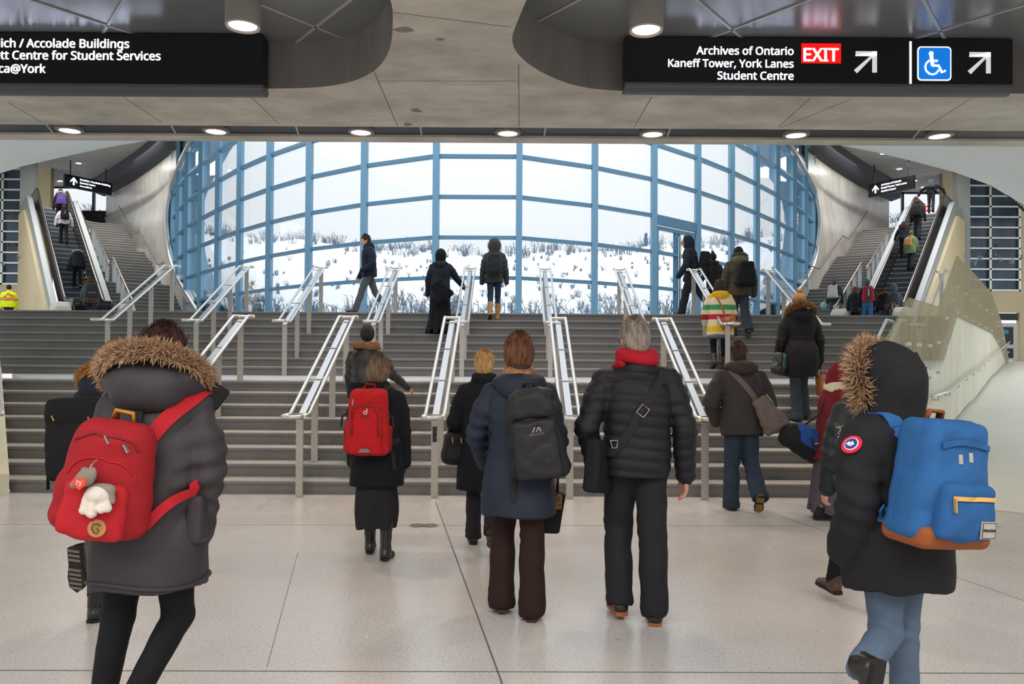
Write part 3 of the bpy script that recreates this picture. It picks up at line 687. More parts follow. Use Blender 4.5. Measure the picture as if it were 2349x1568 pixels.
for s in (-1, 1):
    P = EP[s]; side = 'left' if s < 0 else 'right'
    t = thing('side_stairs', P(0, 2, 2.4), 'narrow grey stairs in three flights beside the '+side+' escalator', 'stairs', 'side stairs by the escalators'); o = t.location
    a, z = -.2, 2.4; lands = []
    for fl in range(3):
        lands.append((a, z))
        for i in range(12):
            q = [P(a, 1.05, z-.3), P(a, 3.45, z-.3), P(a+.34, 3.45, z-.3), P(a+.34, 1.05, z-.3)]
            m = MB(); m.hull8(q, [p+Vector((0, 0, .3+.155)) for p in q]); e_ = [P(a-.012, 1.05, z+.125), P(a-.012, 3.45, z+.125), P(a+.05, 3.45, z+.125), P(a+.05, 1.05, z+.125)]; m.hull8(e_, [p+Vector((0, 0, .034)) for p in e_], 1); m.build('step', [M_step, M_nose_lit], t, o); a += .31; z += .155
        q = [P(a, 1.05, z-.35), P(a, 3.45, z-.35), P(a+1.2, 3.45, z-.35), P(a+1.2, 1.05, z-.35)]
        m = MB(); m.hull8(q, [p+Vector((0, 0, .34)) for p in q]); m.build('landing', M_step, t, o); a += 1.2
    for fi, (a, z) in enumerate(lands):
        w_ = ('bottom', 'middle', 'top')[fi]
        h = thing('side_rail', P(a, 1.35, z), 'steel handrail with flat posts on the '+w_+' flight of the '+side+' side stairs', 'handrail'); ho = h.location
        MB().tube([P(a-.3, 1.35, z+.75), P(a-.25, 1.35, z+.95), P(a, 1.35, z+1.0), P(a+3.72, 1.35, z+2.86), P(a+4.0, 1.35, z+2.88)], .035, 8).build('rail', mat('rail_bronze', 'b9a89c', .25, .8), h, ho, smooth=True)
        for k in range(5):
            b = .1+k*.85; zz = z+.5*b; m = MB(); m.bar(P(b+a, 1.35, zz), P(b+a, 1.35, zz+.95), .14, .03, tuple(P(1, 0, 0)-P(0, 0, 0))); m.build('post', M_steel, h, ho)
    h = thing('wall_rail', P(0, 3.2, 3.4), 'thin steel handrail zigzagging up the burnished '+side+' wall', 'handrail'); ho = h.location
    pts = []
    for a, z in lands: pts += [P(a-.6, 3.25, z+.95), P(a, 3.25, z+.98), P(a+3.72, 3.25, z+2.84)]
    MB().tube(pts, .028, 8).build('rail', MATS['rail_bronze'], h, ho, smooth=True)
    for k in range(1, len(pts), 1):
        c_ = (pts[k-1]+pts[k])/2; MB().tube([c_, c_-Vector((0, 0, .1)), c_-Vector((0, 0, .1))+(P(0, .25, 0)-P(0, 0, 0))], .012, 6).build('bracket', M_steelp, h, ho)
# small ceiling spots over the concourse
for px, py, w in ((210, 342, 'left'), (180, 374, 'left'), (137, 415, 'left'), (2026, 352, 'right'), (2063, 387, 'right'), (2098, 414, 'right'), (2118, 429, 'right')):
    p = atz(px, py, 10.98)
    n_ = {342: 'nearest', 374: 'middle', 415: 'farthest', 352: 'nearest', 387: 'second', 414: 'third', 429: 'farthest'}[py]
    t = thing('ceiling_spot', p, 'small white spot in the slatted ceiling above the '+w+' escalator, the '+n_+' one', 'ceiling light', 'spots in the slatted ceilings')
    MB().lathe([(.13, .01), (.19, .01), (.19, -.015), (.13, -.012)], seg=18).build('trim_ring', M_slat, t)
    MB().lathe([(0, -.01), (.14, -.01), (.14, 0), (0, 0)], seg=18).build('lens', M_lens, t)
# ================================================================ outdoors: snow bank, dead plants, steps
def hz(x, y):
    base = np.interp(y, [18, 22, 30, 40, 46, 60, 90], [2.25, 2.3, 3.55, 6.0, 7.5, 8.0, 8.4])
    return float(base+.012*(abs(x-X0)**1.6)*np.clip((y-24)/20, 0, 1)+.12*math.sin(x*.9+y*.4)+.08*math.sin(x*2.1-y*1.3))
def inside_glass(x, y): return y < float(np.interp(abs(x-X0), [p[0] for p in plan], [p[1] for p in plan]))+.2
m = MB(); xs = np.linspace(-45, 44, 120); ys = np.concatenate([np.linspace(18.9, 50, 70), np.linspace(52, 90, 14)])
rows = []
for y in ys:
    row = []
    for x in xs:
        lim = float(np.interp(abs(x-X0), [p[0] for p in plan]+[17], [p[1] for p in plan]+[40]))+.15
        row.append((x, max(y, lim), hz(x, max(y, lim))))
    rows.append(row)
m.grid(rows); struct(m.build('ground_snow', M_snow, smooth=True))
m = MB(); rnd = random.Random(5)
def clump(x, y, h, n):
    z = hz(x, y)
    for _ in range(n):
        a = rnd.uniform(0, 6.28); l = h*rnd.uniform(.5, 1.1); sp = rnd.uniform(.1, .9); x1 = x+rnd.gauss(0, .12)*h; y1 = y+rnd.gauss(0, .12)*h
        d = Vector((math.cos(a)*sp, math.sin(a)*sp, 1)).normalized()*l; p = Vector((x1, y1, z-.02)); q = p+d*.55+Vector((0, 0, .05)); r = p+d; w = .013+.006*h
        t = Vector((-math.sin(a), math.cos(a), 0))*w
        k = len(m.v); m.v += [tuple(p-t), tuple(p+t), tuple(q+t*.7), tuple(q-t*.7), tuple(r), tuple(p+Vector((0, 0, .0))+t.cross(Vector((0, 0, 1)))), tuple(q+t.cross(Vector((0, 0, 1)))*.7)]
        m.f += [(k, k+1, k+2, k+3), (k+3, k+2, k+4), (k+5, k, k+3, k+6), (k+6, k+3, k+4)]; m.mi += [0]*4
        for _b in range(2):
            b = q.lerp(r, rnd.uniform(0, .7)); e = b+Vector((rnd.uniform(-1, 1), rnd.uniform(-1, 1), rnd.uniform(.1, 1)))*l*.25; t2 = Vector((w*.9, 0, w*.4)); k = len(m.v)
            m.v += [tuple(b-t2), tuple(b+t2), tuple(e)]; m.f.append((k, k+1, k+2)); m.mi.append(0)
for _ in range(1500):
    y = 21+25*rnd.random()**1.15; hw = 4+y*.62; x = X0+rnd.uniform(-hw, hw)
    if inside_glass(x, y): continue
    near = y < 27
    if near or rnd.random() < .5: clump(x, y, rnd.uniform(.25, .8) if near else rnd.uniform(.12, .35), rnd.randint(6, 14))
for _ in range(420):                                                   # fringe along the crest
    x = X0+rnd.uniform(-30, 30); y = rnd.uniform(43.5, 48); clump(x, y, rnd.uniform(.3, .9), rnd.randint(6, 12))
o = m.build('dead_plants', M_twig); tag(o, 'dry dead weeds poking out of the snow bank outside the window', 'plants', kind='stuff')
for s in (-1, 1):
    side = 'left' if s < 0 else 'right'
    t = thing('outdoor_steps', (X0+s*12.5, 33, 2.4), 'snowy concrete steps climbing outside the '+side+' end of the window', 'stairs', 'outdoor steps beyond the glass'); o = t.location
    for i in range(14):
        y = 30.5+i*.36; x0 = X0+s*(8.9+i*.18); x1 = X0+s*20
        MB().box(min(x0, x1), max(x0, x1), y+3.2, y+9, 2.2+i*.2, 2.4+i*.2).build('step', mat('outdoor_concrete', 'b6c3cb', .8), t, o)
# ================================================================ implicit surfaces: bodies, clothes, bags
def rotm(rx=0, ry=0, rz=0):
    return np.array(Euler((math.radians(rx), math.radians(ry), math.radians(rz)), 'XYZ').to_matrix())
V3 = lambda *a: np.array(a, dtype=np.float64)
class SDF:
    def __init__(s): s.p = []; s.post = None
    def _a(s, fn, lo, hi, k, op): s.p.append((fn, np.minimum(lo, hi), np.maximum(lo, hi), k, op)); return s
    def cone(s, a, b, ra, rb, k=.02, op='u', flat=None):
        a = np.array(a, float); b = np.array(b, float); d = b-a; L2 = max(d @ d, 1e-9); r = max(ra, rb)
        def fn(P):
            q = P-a; t = np.clip((q @ d)/L2, 0, 1); c = q-t[..., None]*d
            return np.sqrt((c*c).sum(-1))-(ra+(rb-ra)*t)
        return s._a(fn, np.minimum(a, b)-r, np.maximum(a, b)+r, k, op)
    def chain(s, pts, rs, k=.02):
        for i in range(len(pts)-1): s.cone(pts[i], pts[i+1], rs[i], rs[i+1], k)
        return s
    def ell(s, c, r, R=None, k=.02, op='u'):
        c = np.array(c, float); r = np.array(r, float); m = r.max()
        def fn(P):
            q = P-c
            if R is not None: q = q @ R
            k0 = np.sqrt(((q/r)**2).sum(-1)); k1 = np.sqrt(((q/(r*r))**2).sum(-1))+1e-9
            return k0*(k0-1)/k1
        return s._a(fn, c-m, c+m, k, op)
    def box(s, c, h, rad=.01, R=None, k=.02, op='u', taper=0):
        c = np.array(c, float); h = np.array(h, float); m = np.sqrt((h*h).sum())
        def fn(P):
            q = P-c
            if R is not None: q = q @ R
            if taper:
                q = q.copy(); q[..., 0] = q[..., 0]*(1+taper*q[..., 2]/h[2])
            a = np.abs(q)-(h-rad)
            return np.sqrt((np.maximum(a, 0)**2).sum(-1))+np.minimum(a.max(-1), 0)-rad
        return s._a(fn, c-m, c+m, k, op)
    def loft(s, org, R, rings, n=2.4, k=.02, op='u'):
        "rings: (z, cx, cy, rx, ry) bottom to top in the frame R at org"
        org = np.array(org, float); g = np.array(rings, float); R = np.eye(3) if R is None else R
        zs = np.linspace(g[0, 0], g[-1, 0], 60)
        # smooth interpolation of the ring sizes
        tt = g[:, 0]; par = []
        for j in range(1, 5):
            y = g[:, j]; m = np.gradient(y, tt) if len(tt) > 2 else np.full(len(tt), (y[-1]-y[0])/(tt[-1]-tt[0]))
            out = np.empty_like(zs)
            for q, z in enumerate(zs):
                i = min(max(np.searchsorted(tt, z)-1, 0), len(tt)-2); h = tt[i+1]-tt[i]; u = (z-tt[i])/h
                out[q] = (2*u**3-3*u*u+1)*y[i]+(u**3-2*u*u+u)*h*m[i]+(-2*u**3+3*u*u)*y[i+1]+(u**3-u*u)*h*m[i+1]
            par.append(out)
        ext = np.abs(g[:, 1:]).max(); zc = np.abs(g[:, 0]).max(); cor = []
        for x in (-1, 1):
            for y in (-1, 1):
                for z in (g[0, 0], g[-1, 0]): cor.append(R @ V3(x*(g[:, 3].max()+np.abs(g[:, 1]).max()), y*(g[:, 4].max()+np.abs(g[:, 2]).max()), z)+org)
        cor = np.array(cor)
        def fn(P):
            q = (P-org) @ R; z = q[..., 2]; zc_ = np.clip(z, zs[0], zs[-1])
            cx, cy, rx, ry = (np.interp(zc_, zs, a) for a in par)
            x = np.abs(q[..., 0]-cx)/rx; y = np.abs(q[..., 1]-cy)/ry
            e = (x**n+y**n+1e-12)**(1/n); d = (e-1)*np.minimum(rx, ry)
            dz = np.maximum(zs[0]-z, z-zs[-1])
            return np.where(dz > 0, np.sqrt(np.maximum(d, 0)**2+dz*dz), np.maximum(d, dz))
        return s._a(fn, cor.min(0), cor.max(0), k, op)
    def plane(s, pt, nrm, op='s'):
        "cuts away the side the normal points to"
        pt = np.array(pt, float); nn = np.array(nrm, float); nn /= np.linalg.norm(nn)
        s.p.append((lambda P: (pt-P) @ nn, None, None, .004, 's')); return s
    def comb(s, d, g, k, op):
        if op == 'u':
            h = np.clip(.5+.5*(g-d)/k, 0, 1); return g+(d-g)*h-k*h*(1-h)
        h = np.clip(.5+.5*(d+g)/k, 0, 1)                    # smooth subtraction of g
        return np.maximum(d, -g)+0*h
    def ev(s, P):
        d = np.full(P.shape[:-1], .5)
        for fn, lo, hi, k, op in s.p: d = s.comb(d, fn(P), k, op)
        if s.post: d = d+s.post(P)
        return d
    def mesh(s, h, pad=.03, lo=None, hi=None):
        L = np.min([p[1] for p in s.p if p[4] == 'u'], 0)-pad; H = np.max([p[2] for p in s.p if p[4] == 'u'], 0)+pad
        if lo is not None: L = np.maximum(L, lo)
        if hi is not None: H = np.minimum(H, hi)
        n = np.ceil((H-L)/h).astype(int)+1
        ax = [L[i]+h*np.arange(n[i]) for i in range(3)]
        D = np.full(tuple(n), .5)
        for fn, lo_, hi_, k, op in s.p:
            if lo_ is None: i0 = np.zeros(3, int); i1 = n
            else:
                m = k+3*h if op == 'u' else 2*h
                i0 = np.clip(np.floor((lo_-m-L)/h).astype(int), 0, n); i1 = np.clip(np.ceil((hi_+m-L)/h).astype(int)+1, 0, n)
            if (i1 <= i0).any(): continue
            P = np.stack(np.meshgrid(*[ax[i][i0[i]:i1[i]] for i in range(3)], indexing='ij'), -1)
            sl = tuple(slice(i0[i], i1[i]) for i in range(3)); D[sl] = s.comb(D[sl], fn(P), k, op)
        if s.post:
            P = np.stack(np.meshgrid(*ax, indexing='ij'), -1); near = np.abs(D) < .06
            D[near] += s.post(P[near])
        return surfnet(D, L, h)
    def project(s, pts, off=.004, it=6):
        P = np.array(pts, float)
        for _ in range(it):
            d = s.ev(P); e = 1e-3; N = np.stack([s.ev(P+e*np.eye(3)[i])-d for i in range(3)], -1)
            N /= np.linalg.norm(N, axis=-1, keepdims=True)+1e-9; P = P-N*(d-off)[..., None]*.9
        return P, N
def surfnet(D, L, h):
    s = D < 0; n = D.shape
    acc = np.zeros((n[0]-1, n[1]-1, n[2]-1, 3)); cnt = np.zeros((n[0]-1, n[1]-1, n[2]-1))
    for ax in range(3):
        a = [slice(None)]*3; b = [slice(None)]*3; a[ax] = slice(0, -1); b[ax] = slice(1, None)
        A = D[tuple(a)]; B = D[tuple(b)]; cr = s[tuple(a)] != s[tuple(b)]
        idx = np.argwhere(cr); 
        if len(idx) == 0: continue
        va = A[cr]; vb = B[cr]; t = va/(va-vb); pos = idx.astype(float); pos[:, ax] += t
        o = [i for i in range(3) if i != ax]
        for da in (0, 1):
            for db in (0, 1):
                c = idx.copy(); c[:, o[0]] -= da; c[:, o[1]] -= db
                ok = (c >= 0).all(1) & (c[:, 0] < n[0]-1) & (c[:, 1] < n[1]-1) & (c[:, 2] < n[2]-1)
                np.add.at(acc, tuple(c[ok].T), pos[ok]); np.add.at(cnt, tuple(c[ok].T), 1)
    has = cnt > 0; ids = np.full(cnt.shape, -1); ids[has] = np.arange(has.sum())
    V = acc[has]/cnt[has][:, None]*h+L; F = []
    for ax in range(3):
        a = [slice(None)]*3; b = [slice(None)]*3; a[ax] = slice(0, -1); b[ax] = slice(1, None)
        cr = s[tuple(a)] != s[tuple(b)]; idx = np.argwhere(cr); ins = s[tuple(a)][cr]
        o = [(ax+1) % 3, (ax+2) % 3]
        ok = (idx[:, o[0]] > 0) & (idx[:, o[1]] > 0) & (idx[:, o[0]] < n[o[0]]-1) & (idx[:, o[1]] < n[o[1]]-1); idx = idx[ok]; ins = ins[ok]
        q = []
        for da, db in ((1, 1), (0, 1), (0, 0), (1, 0)):
            c = idx.copy(); c[:, o[0]] -= da; c[:, o[1]] -= db; q.append(ids[tuple(c.T)])
        q = np.stack(q, -1); q[~ins] = q[~ins][:, ::-1]; F.append(q)
    return V, np.concatenate(F)
def link_mesh(name, V, F, m, parent, off, smooth=True):
    me = bpy.data.meshes.new(name); V = np.asarray(V)-np.array(off)
    me.vertices.add(len(V)); me.vertices.foreach_set('co', V.astype(np.float32).ravel())
    F = np.asarray(F); me.loops.add(F.size); me.loops.foreach_set('vertex_index', F.astype(np.int32).ravel())
    me.polygons.add(len(F)); me.polygons.foreach_set('loop_start', np.arange(0, F.size, 4, dtype=np.int32)); me.polygons.foreach_set('loop_total', np.full(len(F), 4, np.int32))
    me.polygons.foreach_set('use_smooth', [smooth]*len(F)); me.update(calc_edges=True); me.validate()
    for x in (m if isinstance(m, (list, tuple)) else [m]): me.materials.append(x)
    o = bpy.data.objects.new(name, me); COL.objects.link(o); o.parent = parent; return o
def put(name, sdf, h, m, parent, off=(0, 0, 0)):
    V, F = sdf.mesh(h); return link_mesh(name, V, F, m, parent, off)
def fur(name, path, nrm, r, L, m, parent, off=(0, 0, 0), n=900, seed=1, w=.004):
    "hair tufts standing out around a path; nrm gives the outward side at each path point"
    rn = random.Random(seed); mb = MB(); P = [Vector(p) for p in path]; N = [Vector(q) for q in nrm]
    core = MB(); core.tube(P, r*.8, 8); core_v = len(core.v); mb.v = list(core.v); mb.f = list(core.f); mb.mi = [0]*len(core.f)
    for _ in range(n):
        u = rn.random()*(len(P)-1); i = int(u); t = u-i; p = P[i].lerp(P[i+1], t); d = (P[i+1]-P[i]).normalized(); q = N[i].lerp(N[i+1], t)
        q = (q-d*q.dot(d)).normalized(); b = d.cross(q); a = rn.uniform(-1.9, 1.9); o = (q*math.cos(a)+b*math.sin(a))
        root = p+o*r*.6; l = L*rn.uniform(.55, 1.15); dr = (o+d*rn.gauss(0, .35)+b*rn.gauss(0, .3)+Vector((0, 0, -.12))).normalized(); tip = root+dr*l
        s1 = dr.orthogonal().normalized()*w; s2 = dr.cross(s1); mid = root+dr*l*.55+Vector((0, 0, rn.gauss(0, .1)*l)); k = len(mb.v)
        mb.v += [tuple(root+s1), tuple(root-s1*.5+s2*.86), tuple(root-s1*.5-s2*.86), tuple(mid+s1*.7), tuple(mid-s1*.35+s2*.6), tuple(mid-s1*.35-s2*.6), tuple(tip)]
        mb.f += [(k, k+1, k+4, k+3), (k+1, k+2, k+5, k+4), (k+2, k, k+3, k+5), (k+3, k+4, k+6), (k+4, k+5, k+6), (k+5, k+3, k+6)]; mb.mi += [0]*6
    return mb.build(name, m, parent, off)
def furmat(name, c1, c2, sc=55):
    return mat(name, c1, .85, var=.5, vscale=sc, col2=c2, spec=.2)
def wr(P, sc, amp, seed=0):
    "cloth folds: warped waves"
    x, y, z = P[..., 0]*sc+seed, P[..., 1]*sc-seed*1.7, P[..., 2]*sc
    a = np.sin(x*1.3+1.9*np.sin(z*.9+seed)+y*.7)*np.sin(z*1.7+1.4*np.sin(x*1.1-seed)+y*1.3)
    b = np.sin(x*2.9-z*2.3+1.7*np.sin(y*2.1+seed*2))*np.sin(y*2.7+z*1.9+seed)
    r = 1-np.abs(np.sin(z*1.45+x*.8*np.sin(y*.5+seed)+1.6*np.sin(x*.8+seed)+.9*np.sin(y*1.1)))**.7
    m = np.clip(.5+.8*np.sin(x*.7+z*.5+seed*3)*np.sin(y*.8-z*.6+seed), 0, 1)
    return amp*(a*.6+b*.35+r*m*1.1-.2)
# ================================================================ people
def ladd(a, b): return (np.concatenate([a[0], b[0]]), np.concatenate([a[1], b[1]+len(a[0])]))
class Person:
    def __init__(s, label, loc, yaw, H, pose=None, h=.012, fem=False, girth=1.0):
        s.H = H; s.k = k = H/1.7; s.h = h; s.yaw = math.radians(yaw); s.loc = Vector(loc); s.pose = po = pose or {}; s.g = girth
        s.root = thing('person', loc, label, 'person', rz=s.yaw); s.fem = fem
        sh = (.172 if fem else .192)*k; hw = .076*k; s.hz = .53*H
        hip = V3(0, 0, 0); J = {}; J['hip'] = hip
        lean, sl, tw = po.get('lean', 4), po.get('side', 0), po.get('twist', 0)
        s.R = rotm(0, sl, 0) @ rotm(-lean, 0, 0) @ rotm(0, 0, tw); s.Rp = rotm(0, sl*.4, 0) @ rotm(-lean*.4, 0, 0)
        for n, sg in (('L', -1), ('R', 1)):
            f, kn, ab, fp, sb = (tuple(po.get(n, (0, 3, 2, 0)))+(None,))[:5]; sb = ab*.5 if sb is None else sb; f, kn, ab, fpr, sb = map(math.radians, (f, kn, ab, fp, sb))
            h0 = V3(sg*hw, 0, 0); d1 = V3(sg*math.sin(ab), math.sin(f)*math.cos(ab), -math.cos(f)*math.cos(ab)); d2 = V3(sg*math.sin(sb), math.sin(f-kn)*math.cos(sb), -math.cos(f-kn)*math.cos(sb)); d2 /= np.linalg.norm(d2)
            kne = h0+d1*.242*H; an = kne+d2*.247*H; to = math.radians(po.get('toe'+n, 6))
            fv = V3(sg*math.sin(to)*math.cos(fpr), math.cos(to)*math.cos(fpr), math.sin(fpr)); rt = V3(math.cos(to), -sg*math.sin(to), 0); uv = np.cross(rt, fv)
            J.update({'h'+n: h0, 'k'+n: kne, 'a'+n: an, 'f'+n: (rt, fv, uv), 'lo'+n: min((an-uv*.075*k-fv*.06*k)[2], (an-uv*.075*k+fv*.17*k)[2])})
            uf, ua, ff, fa = map(math.radians, po.get(n+'A', (3, 9, 14, 4)))
            D = lambda f_, a_: V3(sg*math.sin(a_), math.sin(f_)*math.cos(a_), -math.cos(f_)*math.cos(a_))
            S0 = s.R @ V3(sg*sh, -.005, .266*H); el = S0+D(uf, ua)*.175*H; wr_ = el+D(ff, fa)*.148*H
            J.update({'s'+n: S0, 'e'+n: el, 'w'+n: wr_, 'd'+n: D(ff, fa)})
        sup = po.get('sup'); lo = min(J['loL'], J['loR']) if sup is None else J['lo'+sup]
        up = V3(0, 0, -lo)
        for q in J: 
            if q[0] in 'hkasew' and isinstance(J[q], np.ndarray): J[q] = J[q]+up
        s.J = J; s.hip = J['hip']
        s.neck = s.T(0, -.015*k, .842*H); hp, hy, hr = po.get('head', (0, 0, 0))
        s.RH = rotm(0, 0, hy) @ rotm(-hp, 0, 0) @ rotm(0, hr, 0) if not po.get('headlean') else s.R @ rotm(0, 0, hy) @ rotm(-hp, 0, 0)
        s.hc = s.T(0, .012*k, .862*H)+s.RH @ V3(0, .012*k, .072*H)
    def T(s, x, y, z): return s.hip+s.R @ V3(x, y, z-s.hz)
    def Hd(s, x, y, z): return s.hc+s.RH @ (V3(x, y, z)*s.k)
    def head_sdf(s, d, k=.014):
        q = s.Hd; R = s.RH; K = s.k
        d.ell(q(0, -.012, .022), V3(.074, .094, .092)*K, R, k); d.ell(q(0, .028, -.045), V3(.056, .062, .068)*K, R, .02)
        d.cone(q(0, .085, .012), q(0, .112, -.026), .009*K, .0145*K, .008); d.ell(q(0, .068, -.098), V3(.022, .02, .018)*K, R, .02)
        for a in (-1, 1):
            d.ell(q(a*.074, -.004, -.012), V3(.010, .02, .031)*K, R, .006); d.ell(q(a*.03, .076, .026), V3(.026, .014, .009)*K, R, .012)
            d.ell(q(a*.04, .058, -.03), V3(.024, .022, .02)*K, R, .015); d.ell(q(a*.029, .098, .008), V3(.013, .012, .009)*K, R, .004, 's')
        d.ell(q(0, .090, -.058), V3(.021, .011, .0055)*K, R, .004); d.ell(q(0, .088, -.069), V3(.018, .011, .006)*K, R, .004)
    def hand_sdf(s, n, curl=25, spread=1.0, thick=1.0):
        "palm and five fingers; the palm faces the thigh"
        sg = -1 if n == 'L' else 1; K = s.k*(.92 if s.fem else 1); w = s.J['w'+n]; a = s.J['d'+n]; d = SDF()
        p = V3(-sg, 0, 0); p = p-a*(p @ a); p /= np.linalg.norm(p); t = np.cross(a, p)*(sg); t = t if t[1] > 0 or abs(t[1]) < .3 and t[2] > 0 else -t
        P = lambda x, y, z: w+(a*x+t*y+p*z)*K                                    # along, thumbward, palmward
        d.cone(P(-.06, 0, 0), P(.012, 0, 0), .026*K, .025*K); 
        for y in (-.026, -.009, .009, .026): d.cone(P(.012, y*.75, 0), P(.082, y, 0), .0155*K*thick, .0125*K*thick, .012)
        for i, (y, L) in enumerate(((.029, .072), (.0098, .080), (-.0098, .074), (-.028, .058))):
            b = P(.086, y, 0); an = curl*(1+.15*i); pts = [b]; ang = an*.5
            for f in (.42, .32, .26):
                r = math.radians(ang); pts.append(pts[-1]+(a*math.cos(r)+p*math.sin(r)+t*(y*1.2*spread))*L*f*K); ang += an
            d.chain(pts, [.0095*K*thick, .0088*K*thick, .008*K*thick, .0068*K*thick], .004)
        d.chain([P(.018, .022, .004), P(.05, .046, .014), P(.078, .053, .024), P(.098, .052, .032)], [.0155*K*thick, .0115*K*thick, .0095*K*thick, .0078*K*thick], .006)
        return d
    def body(s, skin, hands='LR', curl=25, gl=None, eyes=False):
        J = s.J; k = s.k; H = s.H; d = SDF(); g = s.g
        d.loft(s.hip, s.R, [(-.03*H, 0, 0, .125*k, .085*k), (.03*H, 0, 0, .15*k*g, .1*k), (.12*H, 0, 0, .125*k*g, .09*k), (.22*H, 0, 0, .15*k, .1*k), (.29*H, 0, 0, .12*k, .07*k), (.305*H, 0, 0, .06*k, .05*k)], 2.2)
        d.cone(s.T(0, -.01*k, .81*H), s.hc+s.RH @ V3(0, -.015, -.05)*k, .055*k, .05*k, .03)
        for n in 'LR':
            d.chain([J['h'+n], J['k'+n], J['a'+n]], [.082*k, .052*k, .034*k], .02)
            rt, fv, uv = J['f'+n]; d.cone(J['a'+n]-uv*.045*k-fv*.03*k, J['a'+n]-uv*.05*k+fv*.13*k, .03*k, .025*k, .02)
            d.chain([J['s'+n], J['e'+n], J['w'+n]], [.047*k, .037*k, .026*k], .02)
        s.head_sdf(d); s.skin = skin
        m = d.mesh(s.h)
        for n in 'LR':
            if n in hands and not gl: m = ladd(m, s.hand_sdf(n, curl).mesh(max(.0045, s.h*.45)))
        o = link_mesh('body', m[0], m[1], skin, s.root, (0, 0, 0))
        if gl:
            for n in hands: put('glove', s.hand_sdf(n, curl, thick=1.12), max(.0045, s.h*.45), gl, s.root)
        if eyes:
            for a in (-1, 1):
                e = MB(); c = s.Hd(a*.029, .084, .008); e.ell(c, V3(.011, .011, .0085)*s.k, 10, 8, R=Matrix(s.RH.tolist())); c2 = s.Hd(a*.029, .0925, .008); e.ell(c2, V3(.0055, .004, .0055)*s.k, 8, 6, 1, R=Matrix(s.RH.tolist()))
                e.build('eye', [mat('eye_white', 'e4dedb', .3), mat('eye_iris', '2c1f1a', .2)], s.root, smooth=True)
                b = MB(); b.tube([s.Hd(a*.012, .090, .031), s.Hd(a*.03, .092, .036), s.Hd(a*.047, .078, .031)], .0042*s.k, 6); b.build('eyebrow', mat('eyebrow', '3a2a22', .9), s.root)
            b = MB(); b.tube([s.Hd(-.02, .088, -.063), s.Hd(0, .099, -.062), s.Hd(.02, .088, -.063)], .004*s.k, 6); b.build('lips', mat('lips', 'a0605a', .6), s.root)
        return o
    def coat(s, m, rings, sl=(.075, .062, .05), wrk=(7, .010), collar=(.075, .045), k=.03, ks=.014, post=None, name='coat', n=2.5, cuff=.0, seed=0, hollow=True, h=None, neck=None, sh=.055):
        "rings: (height standing, half width, half depth, forward shift)"
        d = SDF(); J = s.J; K = s.k; H = s.H
        R = [(z-s.hz, 0, cy, rx, ry) for z, rx, ry, cy in rings]; d.loft(s.hip, s.R, R, n, k)
        top = rings[-1]
        for nn in 'LR':
            S0 = J['s'+nn]; c = s.T(0, -.01, .822*H); d.cone(c*.85+S0*.15, S0, .056*K, sl[0]*.78, k)
            we = J['w'+nn]+(J['w'+nn]-J['e'+nn])*(.04+cuff); e = J['e'+nn]
            M_ = S0*.62+e*.38; d.cone(S0, M_, sl[0]*.78, sl[0], ks); d.cone(M_, e, sl[0], sl[1], .012); d.cone(e, we, sl[1], sl[2], .012)
        if collar: d.cone(s.T(0, -.015*K, .815*H), s.T(0, -.012*K, .835*H+collar[1]), collar[0]*K+.03*K, collar[0]*K, .03)
        z0, rx, ry, cy = rings[0]
        if hollow: d.loft(s.hip, s.R, [(z0-s.hz-.06, 0, cy, rx-.022, ry-.022), (z0-s.hz+.07, 0, cy, rx-.03, ry-.03)], n, op='s')
        for nn in 'LR':
            a = J['w'+nn]+(J['w'+nn]-J['e'+nn])*(.04+cuff); dd = s.J['d'+nn]; d.plane(a+dd*.012, dd) if False else None
        am = wrk[1]; hip = s.hip; Rt = s.R
        def pf(P):
            q = (P-hip) @ Rt
            w = wr(q*np.array([1, 1, .8]), wrk[0], am, seed)
            for nn in 'LR':                                   # folds across the sleeves, stronger at the elbow
                a, b = J['s'+nn], J['w'+nn]; e = J['e'+nn]
                r = np.sqrt(((P-e)**2).sum(-1)); ax_ = (b-a)/np.linalg.norm(b-a); t = (P-e) @ ax_
                w = w+np.where(np.abs(q[..., 0]) > .13*K, 1, .0)*np.exp(-(r/.16)**2)*.55*am*np.sin(t*75+q[..., 1]*20+seed)
            if post: w = w+post(q, P)
            return w
        d.post = pf; s.cs = d
        o = put(name, d, h or s.h, m, s.root); return o
    def trousers(s, m, r=(.095, .068, .066), wrk=(11, .006), name='trousers', bottom=.0, k=.02, h=None, seed=1, top=.2):
        d = SDF(); J = s.J; K = s.k; cuts = []
        d.loft(s.hip, s.R, [(-.085*K, 0, 0, .155*K*s.g, .11*K), (.05, 0, 0, .165*K*s.g, .12*K), (top, 0, 0, .15*K*s.g, .11*K)], 2.3)
        for n in 'LR':
            a = J['a'+n]+(J['a'+n]-J['k'+n])*bottom
            d.cone(J['h'+n], J['k'+n], r[0]*K, r[1]*K, k); d.cone(J['k'+n], a, r[1]*K, r[2]*K, .015); dn_ = J['a'+n]-J['k'+n]; dn_ = dn_/np.linalg.norm(dn_); cuts.append(a+dn_*(.115*K+.012)) if bottom >= 0 else None
        for c in cuts: d.ell(c, V3(.115, .115, .115)*K, op='s')
        def pf(P):
            w = wr(P, wrk[0], wrk[1], seed)
            for n in 'LR':
                for q, am, sp in (('k', .7, .10), ('a', .8, .09)):
                    c = J[q+n]; w = w+wrk[1]*am*np.exp(-(((P-c)**2).sum(-1)/sp**2))*np.sin((P[..., 2]-c[2])*(80+40*np.sin(P[..., 0]*30))+P[..., 0]*45+P[..., 1]*30)
            return w
        d.post = pf; return put(name, d, h or s.h, m, s.root)
